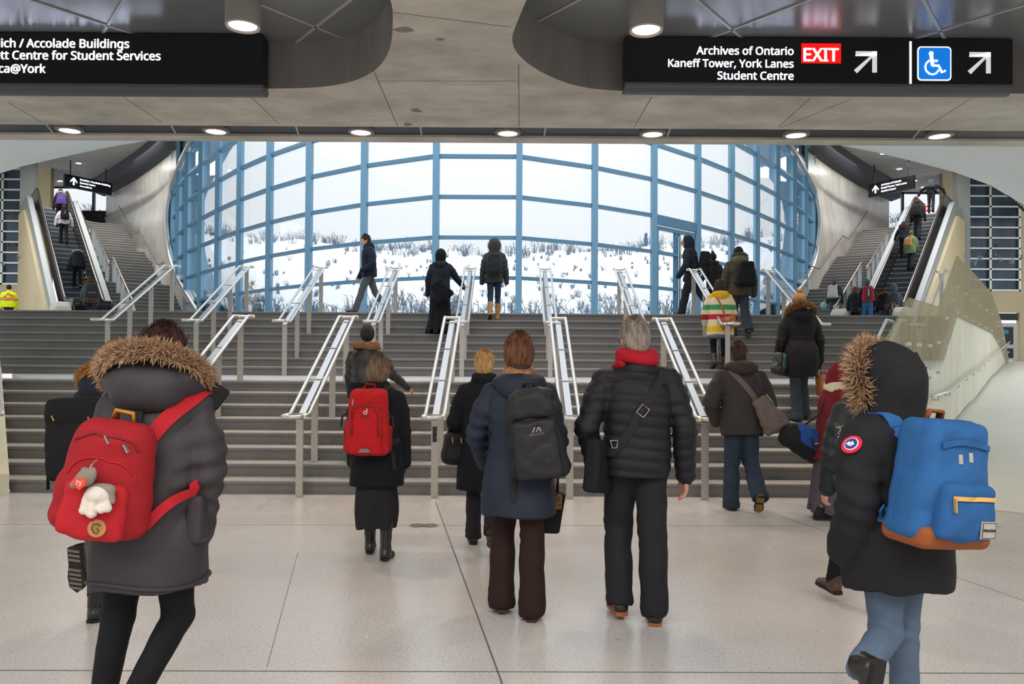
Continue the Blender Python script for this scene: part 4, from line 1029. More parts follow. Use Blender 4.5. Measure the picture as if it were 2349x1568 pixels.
    def shoes(s, m, sole, shaft=.06, rs=.05, heel=.0, name='shoe', sides='LR', tread=None):
        J = s.J; K = s.k
        for n in sides:
            rt, fv, uv = J['f'+n]; a = J['a'+n]; P = lambda x, y, z: a+(rt*x+fv*y+uv*z)*K; d = SDF(); hh = heel
            d.cone(P(0, -.028, -.035), P(0, -.005, .0), .041*K, .043*K, .02); d.cone(P(0, -.02, -.04), P(0, .10, -.05), .039*K, .036*K, .02); d.ell(P(0, .125, -.055), V3(.044, .055, .03)*K, np.stack([rt, fv, uv], 1), .02)
            up = (J['k'+n]-a); up = up/np.linalg.norm(up)
            d.cone(P(0, -.01, -.0), a+up*shaft, .044*K, rs*K, .02); d.plane(a-uv*.062*K, -uv); d.plane(a+up*(shaft+.01), up)
            d.post = lambda P_: wr(P_, 22, .0025, 3)
            o = put(name, d, min(s.h, .009) if s.h < .014 else s.h, m, s.root)
            pts = [(-.034, -.062), (0, -.073), (.034, -.062), (.036, -.02), (.035, .03), (.046, .10), (.04, .155), (.0, .185), (-.04, .155), (-.046, .10), (-.035, .03), (-.036, -.02)]
            b = MB(); A = [P(x, y, -.056) for x, y in pts]; B = [P(x*1.02, y*1.01, -.066 if heel else -.079) for x, y in pts]
            b.hull8([Vector(q) for q in A], [Vector(q) for q in B])
            if heel:
                q = [(-.03, -.07), (.03, -.07), (.032, -.02), (-.032, -.02)]; b.hull8([Vector(P(x, y, -.06)) for x, y in q], [Vector(P(x*.9, y, -.075-.0)) for x, y in q])
            if tread:
                for yy in (-.05, -.025, .0, .055, .08, .105, .13, .155):
                    b.bar(P(-.034, yy, -.081), P(.034, yy+.008, -.081), .012, .006, tuple(uv), 1)
            b.build('sole', [sole, tread or sole], o, smooth=False)
    def hair(s, m, style='short', L=.0, puff=1.0, seed=0, part=None):
        q = s.Hd; K = s.k; R = s.RH; d = SDF()
        d.ell(q(0, -.018, .03), V3(.083*puff, .102*puff, .094*puff)*K, R, .02)
        if style == 'bob': d.ell(q(0, -.035, -.015), V3(.090*puff, .09*puff, .095)*K, R, .03); d.ell(q(0, -.05, -.06), V3(.066, .05, .045)*K, R, .03)
        if style == 'crop': d.ell(q(0, -.04, -.03), V3(.07, .066, .085)*K, R, .03)
        if style == 'long':
            d.ell(q(0, -.035, -.03), V3(.09, .085, .12)*K, R, .03); d.cone(q(0, -.05, -.06), q(0, -.075, -.06-L), .085*K, .07*K, .04)
            for a in (-1, 1): d.cone(q(a*.06, -.02, -.05), q(a*.085, -.02, -.05-L), .045*K, .04*K, .03)
        fz = .03 if style != 'long' else .05
        d.box(q(0, .12, -.06), V3(.075, .075, .118)*K, .03, R, .01, 's'); d.box(q(0, .08, -.14), V3(.2, .085, .09)*K, .02, R, .01, 's') if style in ('crop', 'short') else None
        if style in ('crop', 'short'):
            for a in (-1, 1): d.ell(q(a*.09, .012, -.035), V3(.03, .03, .05)*K, R, .01, 's')
            d.box(q(0, -.05, -.19), V3(.2, .2, .075)*K, .02, R, .01, 's')
        hc = s.hc; RH = s.RH
        def pf(P):
            v = (P-hc) @ RH/K; th = np.arctan2(v[..., 0], -v[..., 1]); z = v[..., 2]
            return .0042*np.sin(th*23+5*np.sin(z*14+seed)+seed)*np.cos(z*26+th*2.5)+.0022*np.sin(th*61+9*np.sin(z*20+seed))+.003*np.sin(z*40+th*7+seed)
        d.post = pf
        o = put('hair', d, min(s.h, .008), m, s.root)
        if s.h < .0115:                                      # loose strands over the shell
            rn = random.Random(seed+3); pts = []; mb = MB(); n = 900
            for _ in range(n):
                th = rn.uniform(-2.4, 2.4); ph = rn.uniform(.05, 1.5); p = q(.06*math.sin(th)*math.sin(ph), -.02-.08*math.cos(th)*math.sin(ph), .03+.1*math.cos(ph)); pts.append(p)
            A, N = d.project(pts, .001, 5)
            dn = s.RH @ V3(0, 0, -1)
            for p, nn in zip(A, N):
                t = dn-nn*(dn @ nn); t = t/(np.linalg.norm(t)+1e-6); t = t+np.cross(nn, t)*rn.gauss(0, .35); l = rn.uniform(.03, .06)*K; sd = np.cross(nn, t); sd = sd/(np.linalg.norm(sd)+1e-9)*.0011
                a, b, c = p-t*l*.4, p+nn*.003+t*l*.2, p+t*l*.8+nn*rn.uniform(-.002, .006); kk = len(mb.v)
                mb.v += [tuple(a+sd), tuple(a-sd), tuple(b+sd), tuple(b-sd), tuple(c)]; mb.f += [(kk, kk+1, kk+3, kk+2), (kk+2, kk+3, kk+4)]; mb.mi += [0, 0]
            mb.build('loose_hair', m, o)
        return o
    def cap(s, m, r=1.12, pom=None, low=-.02, name='hat', point=0, rib=0):
        q = s.Hd; K = s.k; d = SDF(); d.ell(q(0, -.014, .03), V3(.079, .099, .1)*K*r, s.RH, .02)
        if point: d.cone(q(0, -.03, .09), q(0, -.05, .09+point), .05*K, .02*K, .03)
        d.plane(q(0, -.05, low), s.RH @ V3(0, .35, -1)); hc = s.hc; RH = s.RH
        if rib: d.post = lambda P: rib*np.sin(np.arctan2(*(((P-hc) @ RH)[..., i] for i in (0, 1)))*26)*np.sin(P[..., 2]*140)
        o = put(name, d, min(s.h, .010), m, s.root)
        if pom:
            e = SDF(); e.ell(q(0, -.025, .155), V3(.038, .038, .036)*K); e.post = lambda P: wr(P, 60, .006); put('pompom', e, min(s.h, .01), pom, o)
        return o
    def hood_up(s, m, r=1.0, furm=None, open_=.0, fr=.03, seed=2, n=900, L=.05, wrk=.005, back=0, cut=.055):
        q = s.Hd; K = s.k; d = SDF(); R = s.RH
        d.ell(q(0, -.03, .02), V3(.108, .125, .128)*K*r, R, .03); d.ell(q(0, -.075-back, -.03), V3(.092, .085, .12)*K*r, R, .05); d.cone(q(0, -.03, -.08), s.T(0, -.02, .835*s.H), .1*K*r, .105*K*r, .05)
        d.ell(q(0, .17, -.015), V3(.078, .17, .098)*K*r, R, .01, 's'); d.plane(q(0, cut*r, 0), R @ V3(0, 1, .12))
        d.post = lambda P: wr(P, 12, wrk, seed)
        o = put('hood', d, s.h, m, s.root)
        if furm:
            pth = [q(.098*r*math.cos(a), cut*r-.004, .0+.118*r*math.sin(a)) for a in np.linspace(-.85*PI/1.6, PI+.85*PI/1.6, 22)]
            nr = [R @ V3(math.cos(a)*.9, .25, math.sin(a)*.9) for a in np.linspace(-.85*PI/1.6, PI+.85*PI/1.6, 22)]
            fur('fur_trim', pth, nr, fr*K, L*K, furm, o, n=n, seed=seed)
        return o
    def hood_down(s, m, w=.15, z=.0, dep=.10, hgt=.085, furm=None, fr=.03, L=.045, n=900, seed=3, tilt=.06, wrk=.006, drop=.08, ring=(.14, .12), cx=0):
        K = s.k; H = s.H; d = SDF(); zb = .845*H+z
        d.ell(s.T(cx, -.075*K, zb), V3(w, dep, hgt)*K, s.R, .04); d.ell(s.T(cx, -.11*K, zb-drop*.6), V3(w*.75, dep*.7, hgt)*K, s.R, .05)
        for a in (-1, 1): d.ell(s.T(cx+a*w*.72*K, -.01*K, zb-.01), V3(w*.4, .085, hgt*.8)*K, s.R, .05)
        d.ell(s.T(cx, .03*K, zb+.10*K), V3(w*.68, .09, .12)*K, s.R, .02, 's')
        d.post = lambda P: wr(P, 13, wrk, seed)
        o = put('hood', d, s.h, m, s.root)
        if furm:
            al = np.linspace(PI*.82, PI*2.18, 22); pth = []; nr = []
            for a in al:
                x, y = ring[0]*math.cos(a), ring[1]*math.sin(a); pth.append(s.T(cx+x*K, (y-.02)*K, zb+hgt*.55*K+tilt*(-y/ring[1]-.3)*K)); nr.append(s.R @ V3(math.cos(a)*.7, math.sin(a)*.7, .75))
            fur('fur_trim', pth, nr, fr*K, L*K, furm, o, n=n, seed=seed)
        return o
    def scarf(s, m, r=.08, z=.85, hgt=.04, post=None, name='scarf', rx=1.15):
        d = SDF(); K = s.k; n = 16
        for j, (rr, dz) in enumerate(((r, 0), (r*.92, hgt*.8))):
            pts = [s.T(rr*rx*K*math.cos(t), (rr*math.sin(t)-.012)*K, z*s.H+dz+.01*math.sin(2*t+j)) for t in np.linspace(0, 2*PI, n+1)]
            for a, b in zip(pts[:-1], pts[1:]): d.cone(a, b, hgt*K*.72, hgt*K*.72, .02)
        d.post = post or (lambda P: wr(P, 24, .005, 4)); return put(name, d, min(s.h, .01), m, s.root)
    def skirt(s, m, rings, wrk=(9, .010), folds=(14, .012), name='skirt', h=None):
        "rings: (height above ground, cx, cy, rx, ry)"
        d = SDF(); d.loft((0, 0, 0), None, rings, 2.2)
        z0, _, cy, rx, ry = rings[0]; z9 = rings[-1][0]
        d.loft((0, 0, 0), None, [(z0-.05, _, cy, rx-.02, ry-.02), (z0+.05, _, cy, rx-.03, ry-.03)], 2.2, op='s')
        d.post = lambda P: wr(P*np.array([1, 1, .35]), wrk[0], wrk[1], 2)+folds[1]*np.clip((z9-P[..., 2])/(z9-z0), 0, 1)*np.sin(np.arctan2(P[..., 0], P[..., 1]-cy)*folds[0])
        return put(name, d, h or s.h, m, s.root)
    def W(s, p):
        c, n = math.cos(s.yaw), math.sin(s.yaw); return s.loc+Vector((p[0]*c-p[1]*n, p[0]*n+p[1]*c, p[2]))
    def item(s, name, base, label, cat, group=None):
        "something the person carries: a thing of its own, its meshes given in the person's frame"
        return thing(name, s.W(base), label, cat, group, rz=s.yaw), np.array(base, float)
    def strap(s, name, pts, w, m, parent, off, t=.006, lift=.004, n=24, sdf=None, proj=True):
        P = [Vector(p) for p in pts]; q = []
        for i in range(n+1):                                 # smooth the control points
            u = i/n*(len(P)-1); a = int(min(u, len(P)-2)); f = u-a
            p0, p1, p2, p3 = P[max(a-1, 0)], P[a], P[a+1], P[min(a+2, len(P)-1)]
            q.append(.5*((2*p1)+(p2-p0)*f+(2*p0-5*p1+4*p2-p3)*f*f+(3*p1-p0-3*p2+p3)*f**3))
        if proj: A, N = (sdf or s.cs).project(q, lift)
        else: A = np.array([tuple(x) for x in q]); N = (sdf or s.cs).project(q, lift)[1]
        for _ in range(2): N[1:-1] = (N[:-2]+N[1:-1]+N[2:])/3; A[1:-1] = (A[:-2]+2*A[1:-1]+A[2:])/4
        return MB().ribbon([tuple(a) for a in A], [tuple(x) for x in N], w, t).build(name, m, parent, off, smooth=False)
# ================================================================ cloth, skin, hair
def cloth(name, c, var=.12, vs=9, bump=.25, bs=220, rough=.85, c2=None, **k): return mat(name, c, rough, var=var, vscale=vs, bump=bump, bscale=bs, col2=c2, spec=.3, **k)
SK = mat('skin_light', 'c98f77', .5, var=.06, vscale=20); SK2 = mat('skin_tan', 'a8714f', .5)
C_char = cloth('parka_charcoal', '373236', .15, rough=.55); C_black = cloth('coat_black', '1e1e22', .2); C_wool = cloth('wool_navy_black', '16181e', .25, rough=.95, bs=400); C_navy = cloth('raincoat_navy', '212a3a', .2, rough=.6)
C_puff = cloth('puffer_black', '1b1b1f', .2, rough=.55); C_brownblk = cloth('jacket_brown_black', '35302f', .15, rough=.7); C_olive = cloth('parka_olive', '4c4638'); C_red = cloth('parka_wine', '741a26', .2)
C_leg = cloth('leggings_black', '0e0f14', .1, bump=.05); C_trb = cloth('trousers_black', '232328', .15); C_brown = cloth('trousers_brown', '2e1c19', .2); C_jean = cloth('jeans_blue', '2d3a4a', .25, vs=5, bs=300); C_jeanl = cloth('jeans_faded', '586a80', .25, vs=5, bs=300); C_jeand = cloth('jeans_dark', '39424c', .2)
C_skg = cloth('skirt_grey', '56505a', .1); C_grn = cloth('coat_green', '6c8456'); C_navy2 = cloth('coat_dark_navy', '1e2631'); C_white = cloth('coat_white', 'c9c2c4'); C_grey = cloth('coat_grey', '515c66'); C_par = cloth('parka_grey_green', '566059')
L_blk = mat('leather_black', '211e1d', .35, var=.2, vscale=20); L_brn = mat('leather_brown', '4e3526', .5, var=.2, vscale=20); L_tan = mat('leather_tan', 'b98550', .5, var=.15, vscale=12); L_cog = mat('leather_cognac', 'a55f2c', .4, var=.15, vscale=14)
S_blk = mat('sole_black', '171615', .8); S_gum = mat('sole_gum', '9a5a33', .7); S_trd = mat('sole_tread', '6e655c', .9)
def hairm(n, c, c2): return mat(n, c, .6, var=.6, vscale=16, col2=c2, stretch=(3, 3, .35), bump=.5, bscale=40, spec=.25)
H_dk = hairm('hair_dark', '4a2a25', '21110f'); H_bn = hairm('hair_chestnut', '7d5236', '3d2418'); H_bl = hairm('hair_blond', 'dcb47c', '9a6b38'); H_gr = hairm('hair_grey', 'a89c90', '6b6058'); H_gb = hairm('hair_grey_brown', '8d7460', '54402f'); H_cur = hairm('hair_light_brown', '9a7048', '593c24'); H_brn = hairm('hair_brown', '4a3226', '261811'); H_blk = hairm('hair_black', '1f1a19', '0d0b0b')
F_tan = furmat('fur_tan', 'cdaa88', '6a4e3a'); F_brn = furmat('fur_brown', 'a57d50', '4c3622'); F_wht = furmat('fur_pale', 'ddd0bd', '9c8d7a'); F_gld = furmat('fur_gold', 'c08a48', '6e4a28')
G_blk = cloth('glove_black', '19191c'); Z_met = mat('zip_metal', 'c8c4be', .3, .9); Z_gold = mat('zip_gold', 'd8b070', .4, .6)
def glasses(p):
    q = p.Hd; m = MB()
    for a in (-1, 1):
        m.tube([q(a*.078, -.03, .008), q(a*.079, .06, .014), q(a*.068, .108, .012)], .003, 6)
        m.tube([q(a*.034+.028*math.cos(t)*1, .112, .004+.021*math.sin(t)) for t in np.linspace(0, 2*PI, 13)], .0025, 6)
    m.tube([q(-.008, .113, .012), q(.008, .113, .012)], .0025, 6); m.build('glasses', mat('glasses_frame', '2c3a48', .3), p.root)
# ================================================================ bags
class Bag:
    def __init__(s, p, name, c, R, label, cat, group=None, dz=-.25):
        s.p = p; s.c = np.array(c, float); s.R = R; s.t, s.off = p.item(name, s.c+R @ V3(0, 0, dz), label, cat, group)
    def P(s, x, y, z): return s.c+s.R @ V3(x, y, z)
    def put(s, name, d, h, m, par=None): return put(name, d, h, m, par or s.t, s.off)
    def mb(s, m, name, mt, par=None, **k): return m.build(name, mt, par or s.t, s.off, **k)
def backpack(p, c, size, rot, label, m, h=.008, taper=.18, pocket=None, straps=True, group=None, dome=.0, sag=.006, strapm=None, sw=.055, handle=None, rad=.05, sides=(-1, 1), strapx=.08, front=True):
    w, hh, d = size; R = rotm(*rot); b = Bag(p, 'backpack', c, R, label, 'backpack', group, -hh/2)
    b.w, b.h, b.d = w, hh, d
    s = SDF(); s.box(b.c, V3(w/2, d/2, hh/2), min(rad, d*.48), R, taper=taper)
    if dome: s.ell(b.P(0, 0, hh*.28), V3(w*.46, d*.5, hh*.3), R, .04)
    s.ell(b.P(0, -d*.12, -hh*.12), V3(w*.47, d*.55, hh*.38), R, .05)
    s.post = lambda P: wr((P-b.c) @ R, 15, sag, 5); b.s = s
    b.body = b.put('main_pocket', s, h, m)
    if pocket:
        pw, ph, pd, pz, pm = pocket; q = SDF(); q.box(b.P(0, -d*.5-pd*.25, pz), V3(pw/2, pd/2, ph/2), min(.03, pd*.45), R, taper=.06); q.ell(b.P(0, -d*.5-pd*.35, pz-.02), V3(pw*.45, pd*.55, ph*.42), R, .03)
        q.post = lambda P: wr((P-b.c) @ R, 18, sag*.7, 9); b.ps = q; b.put('front_pocket', q, h, pm)
    if handle: b.mb(MB().tube([b.P(-.035, d*.3, hh*.47), b.P(-.03, d*.25, hh*.56), b.P(.03, d*.25, hh*.56), b.P(.035, d*.3, hh*.47)], .009, 8, flat=2), 'handle', handle, smooth=True)
    if straps:
        K = p.k
        for sg in sides:
            A = b.P(sg*strapx, d*.45, hh*.40); S0 = p.J['sR' if sg > 0 else 'sL']; N0 = p.T(0, 0, .84*p.H); top = S0*.55+N0*.45+p.R @ V3(0, -.02, .06)
            pts = [A, A*.4+top*.6+p.R @ V3(0, -.03, .0), top, top+p.R @ V3(sg*.0, .1, -.06), top+p.R @ V3(sg*.01, .13, -.20), p.T(sg*.15, .08, .64*p.H), p.T(sg*.19, .0, .60*p.H), b.P(sg*w*.42, d*.4, -hh*.36)]
            p.strap('shoulder_strap', pts, sw, strapm or m, b.t, b.off, n=34)
    return b
def on(b, x, z, sdf=None, off=.003):
    "a spot on the outer side of the bag"
    A, N = (sdf or b.s).project([b.P(x, -b.d*.9, z)], off, 8); return A[0], N[0]
# ================================================================ foreground: left woman with red backpack
def hz_ring(*r): return [tuple(x) for x in r]
p = Person('woman in charcoal parka with fur hood and black leggings, large at left', (-1.50, 3.25, 0), 4, 1.72,
    {'lean': 5, 'L': (4, 12, 9, -4, 7), 'R': (6, 36, 3, -34, -20), 'sup': 'L', 'LA': (-6, 16, 30, -6), 'RA': (-10, 12, 14, -12), 'head': (6, -32, 4)}, .0095, True)
p.body(SK, ''); p.trousers(C_leg, (.088, .064, .046), (12, .002), name='leggings'); p.shoes(L_blk, S_blk, .06, .05, name='boot')
p.coat(C_char, [(.64, .215, .165, 0), (.85, .225, .17, 0), (1.05, .215, .165, 0), (1.25, .215, .16, 0), (1.38, .195, .13, 0), (1.45, .13, .09, -.01)], (.08, .072, .06), (7, .017), seed=1, cuff=-.1)
q = MB(); n_ = 40; ring = [p.T(.218*math.cos(t), .168*math.sin(t), .665+.012*math.sin(t*2)) for t in np.linspace(0, 2*PI, n_+1)]; A, N = p.cs.project(ring[:-1], .002); q.tube([tuple(a) for a in A], .009, 6, closed=True); q.build('hem', C_char, p.root, smooth=True)
p.hair(H_dk, 'long', .12, 1.0, seed=4); glasses(p)
p.hood_down(C_char, .185, .03, .12, .085, F_tan, .032, .05, 2600, tilt=.10, ring=(.19, .155), drop=.09)
o = SDF(); o.box(p.T(.215, .02, 1.435), V3(.062, .03, .05), .014, p.R @ rotm(0, 32, 20)); o.post = lambda P: wr(P, 18, .004); put('collar_flap', o, .009, C_black, p.root)
m = MB(); m.box(0, .0, 0, 0, 0, 0) if False else None
pk = SDF(); pk.box(p.T(.205, -.04, .92), V3(.035, .075, .10), .02, p.R); put('coat_pocket', pk, .009, C_char, p.root)
m = MB(); A, N = p.cs.project([p.T(-.02, -.2, 1.42), p.T(-.02, -.2, 1.3)], .01); m.ribbon([tuple(a) for a in A], [tuple(x) for x in N], .045, .008); m.build('hood_tab', C_black, p.root)
M_bred = cloth('canvas_red', '9c1a22', .15, vs=7, bs=260); M_bred2 = cloth('canvas_red_bright', 'b31f28', .12)
b = backpack(p, p.T(-.075, -.25, 1.10), (.325, .455, .18), (4, 11, 6), 'big red canvas backpack hung on the charcoal parka, with dangling dog toy', M_bred, .008, .16, (.23, .21, .065, -.10, M_bred2), False, rad=.085, handle=mat('handle_ochre', 'b57a22', .6), dome=0)
p.strap('shoulder_strap', [b.P(.10, .06, .17), p.T(.10, -.19, 1.32), p.T(.18, -.10, 1.42), p.T(.20, .02, 1.43), p.T(.19, .12, 1.3)], .062, M_bred2, b.t, b.off)
p.strap('lower_strap', [b.P(.16, .0, -.17), p.T(.12, -.2, .98), p.T(.19, -.1, 1.06), p.T(.23, 0, 1.12)], .04, M_bred2, b.t, b.off, lift=.03)
pts = [b.P(x, -.10, .13+.06*math.cos(x*9)) for x in np.linspace(-.14, .14, 14)]; A, N = b.s.project(pts, .003); b.mb(MB().tube([tuple(a) for a in A], .004, 6), 'zip', mat('zip_red', '701318', .7))
for x in (-.02, .05): A, N = on(b, x, .205); b.mb(MB().bar(tuple(A), tuple(A+V3(.02, -.01, -.03)), .012, .006), 'zip_pull', Z_met)
pts = [b.P(x, -.115, .0+.10*math.sqrt(max(0, 1-(x/.14)**2))) for x in np.linspace(-.135, .135, 20)]; A, N = b.s.project(pts, .002); b.mb(MB().tube([tuple(a) for a in A], .0035, 6), 'seam', M_bred2)
A, N = on(b, .035, -.15, b.ps, .004); X = b.R @ V3(1, 0, 0); Z = b.R @ V3(0, 0, 1); Nn = np.cross(X, Z)
m = MB(); m.hull8([tuple(A+(X*math.cos(t)+Z*math.sin(t)*1.05)*.032-Nn*.0) for t in np.linspace(0, 2*PI, 22)[:-1]], [tuple(A+(X*math.cos(t)+Z*math.sin(t)*1.05)*.032+Nn*-.007) for t in np.linspace(0, 2*PI, 22)[:-1]]); pt = b.mb(m, 'leather_patch', L_tan)
m = MB(); m.tube([tuple(A+X*x+Z*z+Nn*.009*(1 if (X[0]*Z[2]) < 0 else 1)) for x, z in ((.016, .014), (.005, .02), (-.012, .016), (-.014, 0), (-.004, -.014), (.008, -.016), (.012, -.004), (.002, .004))], .0025, 5)
b.mb(m, 'embossed_mark', L_brn, pt)
# the dog toy hanging on it
tc_ = on(b, -.0, .02)[0]; t, off = p.item('plush_dog', tc_-V3(0, .03, .09), 'little grey and white plush dog with red tag clipped to the red backpack', 'toy')
C_ = tc_+V3(.005, -.035, -.02)
pw = cloth('plush_white', 'd8cfc4', .15, rough=1); pg = cloth('plush_grey', '8b8276', .2, rough=1)
d = SDF(); d.ell(C_+V3(.012, 0, -.02), V3(.045, .032, .034)); d.cone(C_+V3(-.022, -.005, -.03), C_+V3(-.032, -.008, -.075), .016, .017, .006); d.cone(C_+V3(.0, -.008, -.035), C_+V3(-.004, -.01, -.085), .016, .019, .006); d.cone(C_+V3(.04, .0, -.03), C_+V3(.05, -.005, -.07), .016, .015, .006); d.cone(C_+V3(.03, .0, -.03), C_+V3(.03, -.012, -.072), .015, .015, .006); d.post = lambda P: wr(P, 120, .0014); put('body', d, .004, pw, t, off)
d = SDF(); d.ell(C_+V3(-.03, -.004, .04), V3(.033, .03, .028)); d.cone(C_+V3(-.045, -.015, .03), C_+V3(-.062, -.025, .02), .018, .013); 
for a in (-1, 1): d.ell(C_+V3(-.02+a*.016, .0, .066), V3(.011, .006, .016))
d.post = lambda P: wr(P, 120, .0014); put('head', d, .004, pg, t, off)
d = SDF(); d.ell(C_+V3(.018, .01, .0), V3(.048, .026, .02)); d.cone(C_+V3(.055, .006, -.005), C_+V3(.066, 0, -.045), .014, .009); d.post = lambda P: wr(P, 120, .0014); put('saddle', d, .004, pg, t, off)
m = MB(); m.tube([C_+V3(-.022, .0, .07), C_+V3(-.012, .005, .09), tc_+V3(0, -.005, .085)], .003, 6); m.build('chain', Z_met, t, off)
hp = [(0, -.026), (.022, -.004), (.024, .012), (.014, .02), (0, .011), (-.014, .02), (-.024, .012), (-.022, -.004)]; hc_ = C_+V3(-.034, -.042, .03)
m = MB(); m.hull8([tuple(hc_+V3(x, 0, z)) for x, z in hp], [tuple(hc_+V3(x, .003, z)) for x, z in hp]); tg = m.build('tag', mat('tag_red', 'e2401f', .5), t, off)
m = MB(); text_in(m, 'ty', hc_+V3(0, -.002, -.006), (1, 0, 0), (0, 0, 1), width=.022, bold=.01, depth=.001, align='c'); m.build('tag_lettering', mat('tag_white', 'f4eeee', .5), tg, off)
m = MB(); m.ell(C_+V3(-.066, -.03, .022), (.006, .006, .005), 8, 6); m.build('nose', S_blk, t, off)
# ---------------- woman behind her with black rucksack
p = Person('curly haired woman in navy fur hooded coat, half hidden behind the charcoal parka', (-2.39, 4.6, 0), 0, 1.66, {'lean': 6, 'R': (-12, 86, 6, -82), 'L': (10, 8, 2, 0), 'sup': 'L', 'LA': (8, 10, 30, 0), 'RA': (3, 12, 24, 2), 'head': (8, -8, 0)}, .012, True)
p.body(SK, 'R'); p.trousers(C_leg, (.085, .06, .05), (12, .004)); p.shoes(L_blk, S_blk, .12, .055, name='boot', tread=S_trd)
p.coat(C_navy2, [(.78, .2, .15, 0), (.95, .205, .155, 0), (1.1, .19, .145, 0), (1.25, .2, .145, 0), (1.35, .18, .12, 0), (1.41, .12, .085, 0)], (.08, .07, .056), seed=3)
p.hair(H_cur, 'long', .04, 1.16, seed=8); p.hood_down(C_navy2, .165, .01, .10, .07, F_gld, .028, .045, 1200, ring=(.165, .12), tilt=.06)
b = backpack(p, p.T(-.02, -.26, 1.10), (.32, .46, .20), (2, -3, 0), 'square black rucksack on the curly haired woman, behind the red backpack', cloth('rucksack_black', '121214', .2), .010, .05, (.27, .30, .06, -.05, cloth('rucksack_black', '121214')), rad=.035)
m = MB(); 
for x in (-.1, .09): A, N = on(b, x, .14); b.mb(MB().bar(tuple(A), tuple(A+V3(.014, 0, -.03)), .006, .005), 'zip_pull', Z_gold)
A, N = on(b, -.11, .02); b.mb(MB().bar(tuple(A), tuple(A+V3(.004, 0, -.05)), .016, .006), 'zip_pull', Z_gold)
for z in (-.05, -.16): b.mb(MB().ribbon([b.P(-.165, -.02, z), b.P(-.19, -.02, z-.03), b.P(-.195, -.02, z-.12)], [V3(-1, 0, 0)]*3, .025, .004), 'dangling_strap', S_blk)
b.mb(MB().ribbon([b.P(-.13, -.02, -.22), b.P(-.15, -.02, -.3), b.P(-.16, -.02, -.42)], [V3(0, -1, 0)]*3, .028, .004), 'dangling_strap', S_blk)
# ---------------- red daypack woman
p = Person('grey brown haired woman in long black coat and skirt, wearing a red daypack', (-1.06, 6.15, 0), 0, 1.565, {'lean': 3, 'L': (12, 6, 0, 4), 'R': (-4, 6, 2, -3), 'sup': 'R', 'LA': (0, 6, 8, 3), 'RA': (-2, 8, 6, 3), 'head': (-4, -16, 3)}, .010, True)
p.body(SK, '', gl=cloth('glove_teal', '1f4a52')); put('glove', p.hand_sdf('R'), .006, MATS['glove_teal'], p.root); put('glove', p.hand_sdf('L'), .006, MATS['glove_teal'], p.root)
p.coat(C_wool, [(.56, .215, .165, 0), (.8, .205, .16, 0), (1.0, .19, .15, 0), (1.15, .19, .14, 0), (1.27, .175, .115, 0), (1.33, .12, .085, 0)], (.072, .064, .055), (5, .006), seed=5)
p.skirt(C_trb, [(.24, .0, .0, .15, .14), (.34, .0, 0, .165, .14), (.55, 0, 0, .16, .13), (.75, 0, 0, .15, .12)], (11, .008), (7, .008)); p.shoes(L_blk, S_blk, .24, .058, .02, name='boot')
p.hair(H_gb, 'bob', 0, 1.08, seed=11); p.scarf(C_wool, .07, .845, .03, name='collar')
M_dp = cloth('daypack_red', 'c01a20', .12, bs=300); M_dp2 = cloth('daypack_dark_red', '9a1318', .1)
b = backpack(p, p.T(-.03, -.235, 1.07), (.30, .50, .19), (1, 1, 0), 'bright red daypack with small white mark on the woman in black', M_dp, .007, .14, (.235, .37, .05, -.05, M_dp), strapm=S_blk, handle=M_dp2, dome=.0, sw=.045)
for sg in (-1, 1):
    d = SDF(); d.box(b.P(sg*.15, 0, -.13), V3(.03, .06, .10), .025, b.R); d.post = lambda P: wr(P, 25, .004); b.put('side_pocket', d, .007, M_dp2)
    A = b.P(sg*.155, -.05, .06); b.mb(MB().ribbon([A, A+V3(sg*.035, -.0, -.02), A+V3(sg*.045, 0, -.1)], [V3(0, -1, 0)]*3, .016, .003), 'compression_strap', S_blk)
b.mb(MB().ribbon([b.P(.15, .0, -.17), b.P(.19, 0, -.24), b.P(.21, 0, -.36)], [V3(0, -1, 0)]*3, .025, .003), 'hip_strap', S_blk); b.mb(MB().ribbon([b.P(-.13, .0, -.21), b.P(-.135, 0, -.3), b.P(-.13, 0, -.36)], [V3(0, -1, 0)]*3, .015, .003), 'hip_strap', S_blk)
for r0, zz in ((.125, .10), (.105, .05)):
    pts = [b.P(r0*math.cos(t), -.2, zz+(.10 if zz > .06 else .085)*math.sin(t)) for t in np.linspace(0, PI, 18)]; pts = [b.P(r0, -.2, -.1)]+pts+[b.P(-r0, -.2, -.1)]; A, N = b.ps.project(pts, .0025); b.mb(MB().tube([tuple(a) for a in A], .004, 6), 'zip', M_dp2 if zz < .06 else mat('zip_brown', '5a2a20', .6))
A, N = on(b, 0, .085, b.ps, .004); m = MB(); Z_ = V3(0, 0, 1)
m.tube([A+V3(.012*math.cos(t), -.002, .012*math.sin(t)-.002) for t in np.linspace(0, 2*PI, 14)], .0035, 6); m.tube([A+V3(.012, -.002, -.012), A+V3(.012, -.002, .03)], .0035, 6); text_in(m, 'deuter', A+V3(0, -.004, -.035), (1, 0, 0), (0, 0, 1), width=.072, bold=.004, depth=.001, align='c'); b.mb(m, 'mark', mat('print_white', 'e6dcd8', .5))
A, N = on(b, 0, -.205, b.ps, .004); b.mb(MB().hull8([tuple(A+V3(x, 0, z)) for x, z in ((-.045, -.014), (.045, -.014), (.03, .014), (-.03, .014))], [tuple(A+V3(x, -.006, z)) for x, z in ((-.045, -.014), (.045, -.014), (.03, .014), (-.03, .014))]), 'reflector', mat('reflector_grey', '77757a', .4))
for x in (-.1, -.12): A, N = on(b, x, .17, b.s); b.mb(MB().bar(tuple(A), tuple(A+V3(-.004, 0, -.045)), .008, .005), 'zip_pull', Z_met)
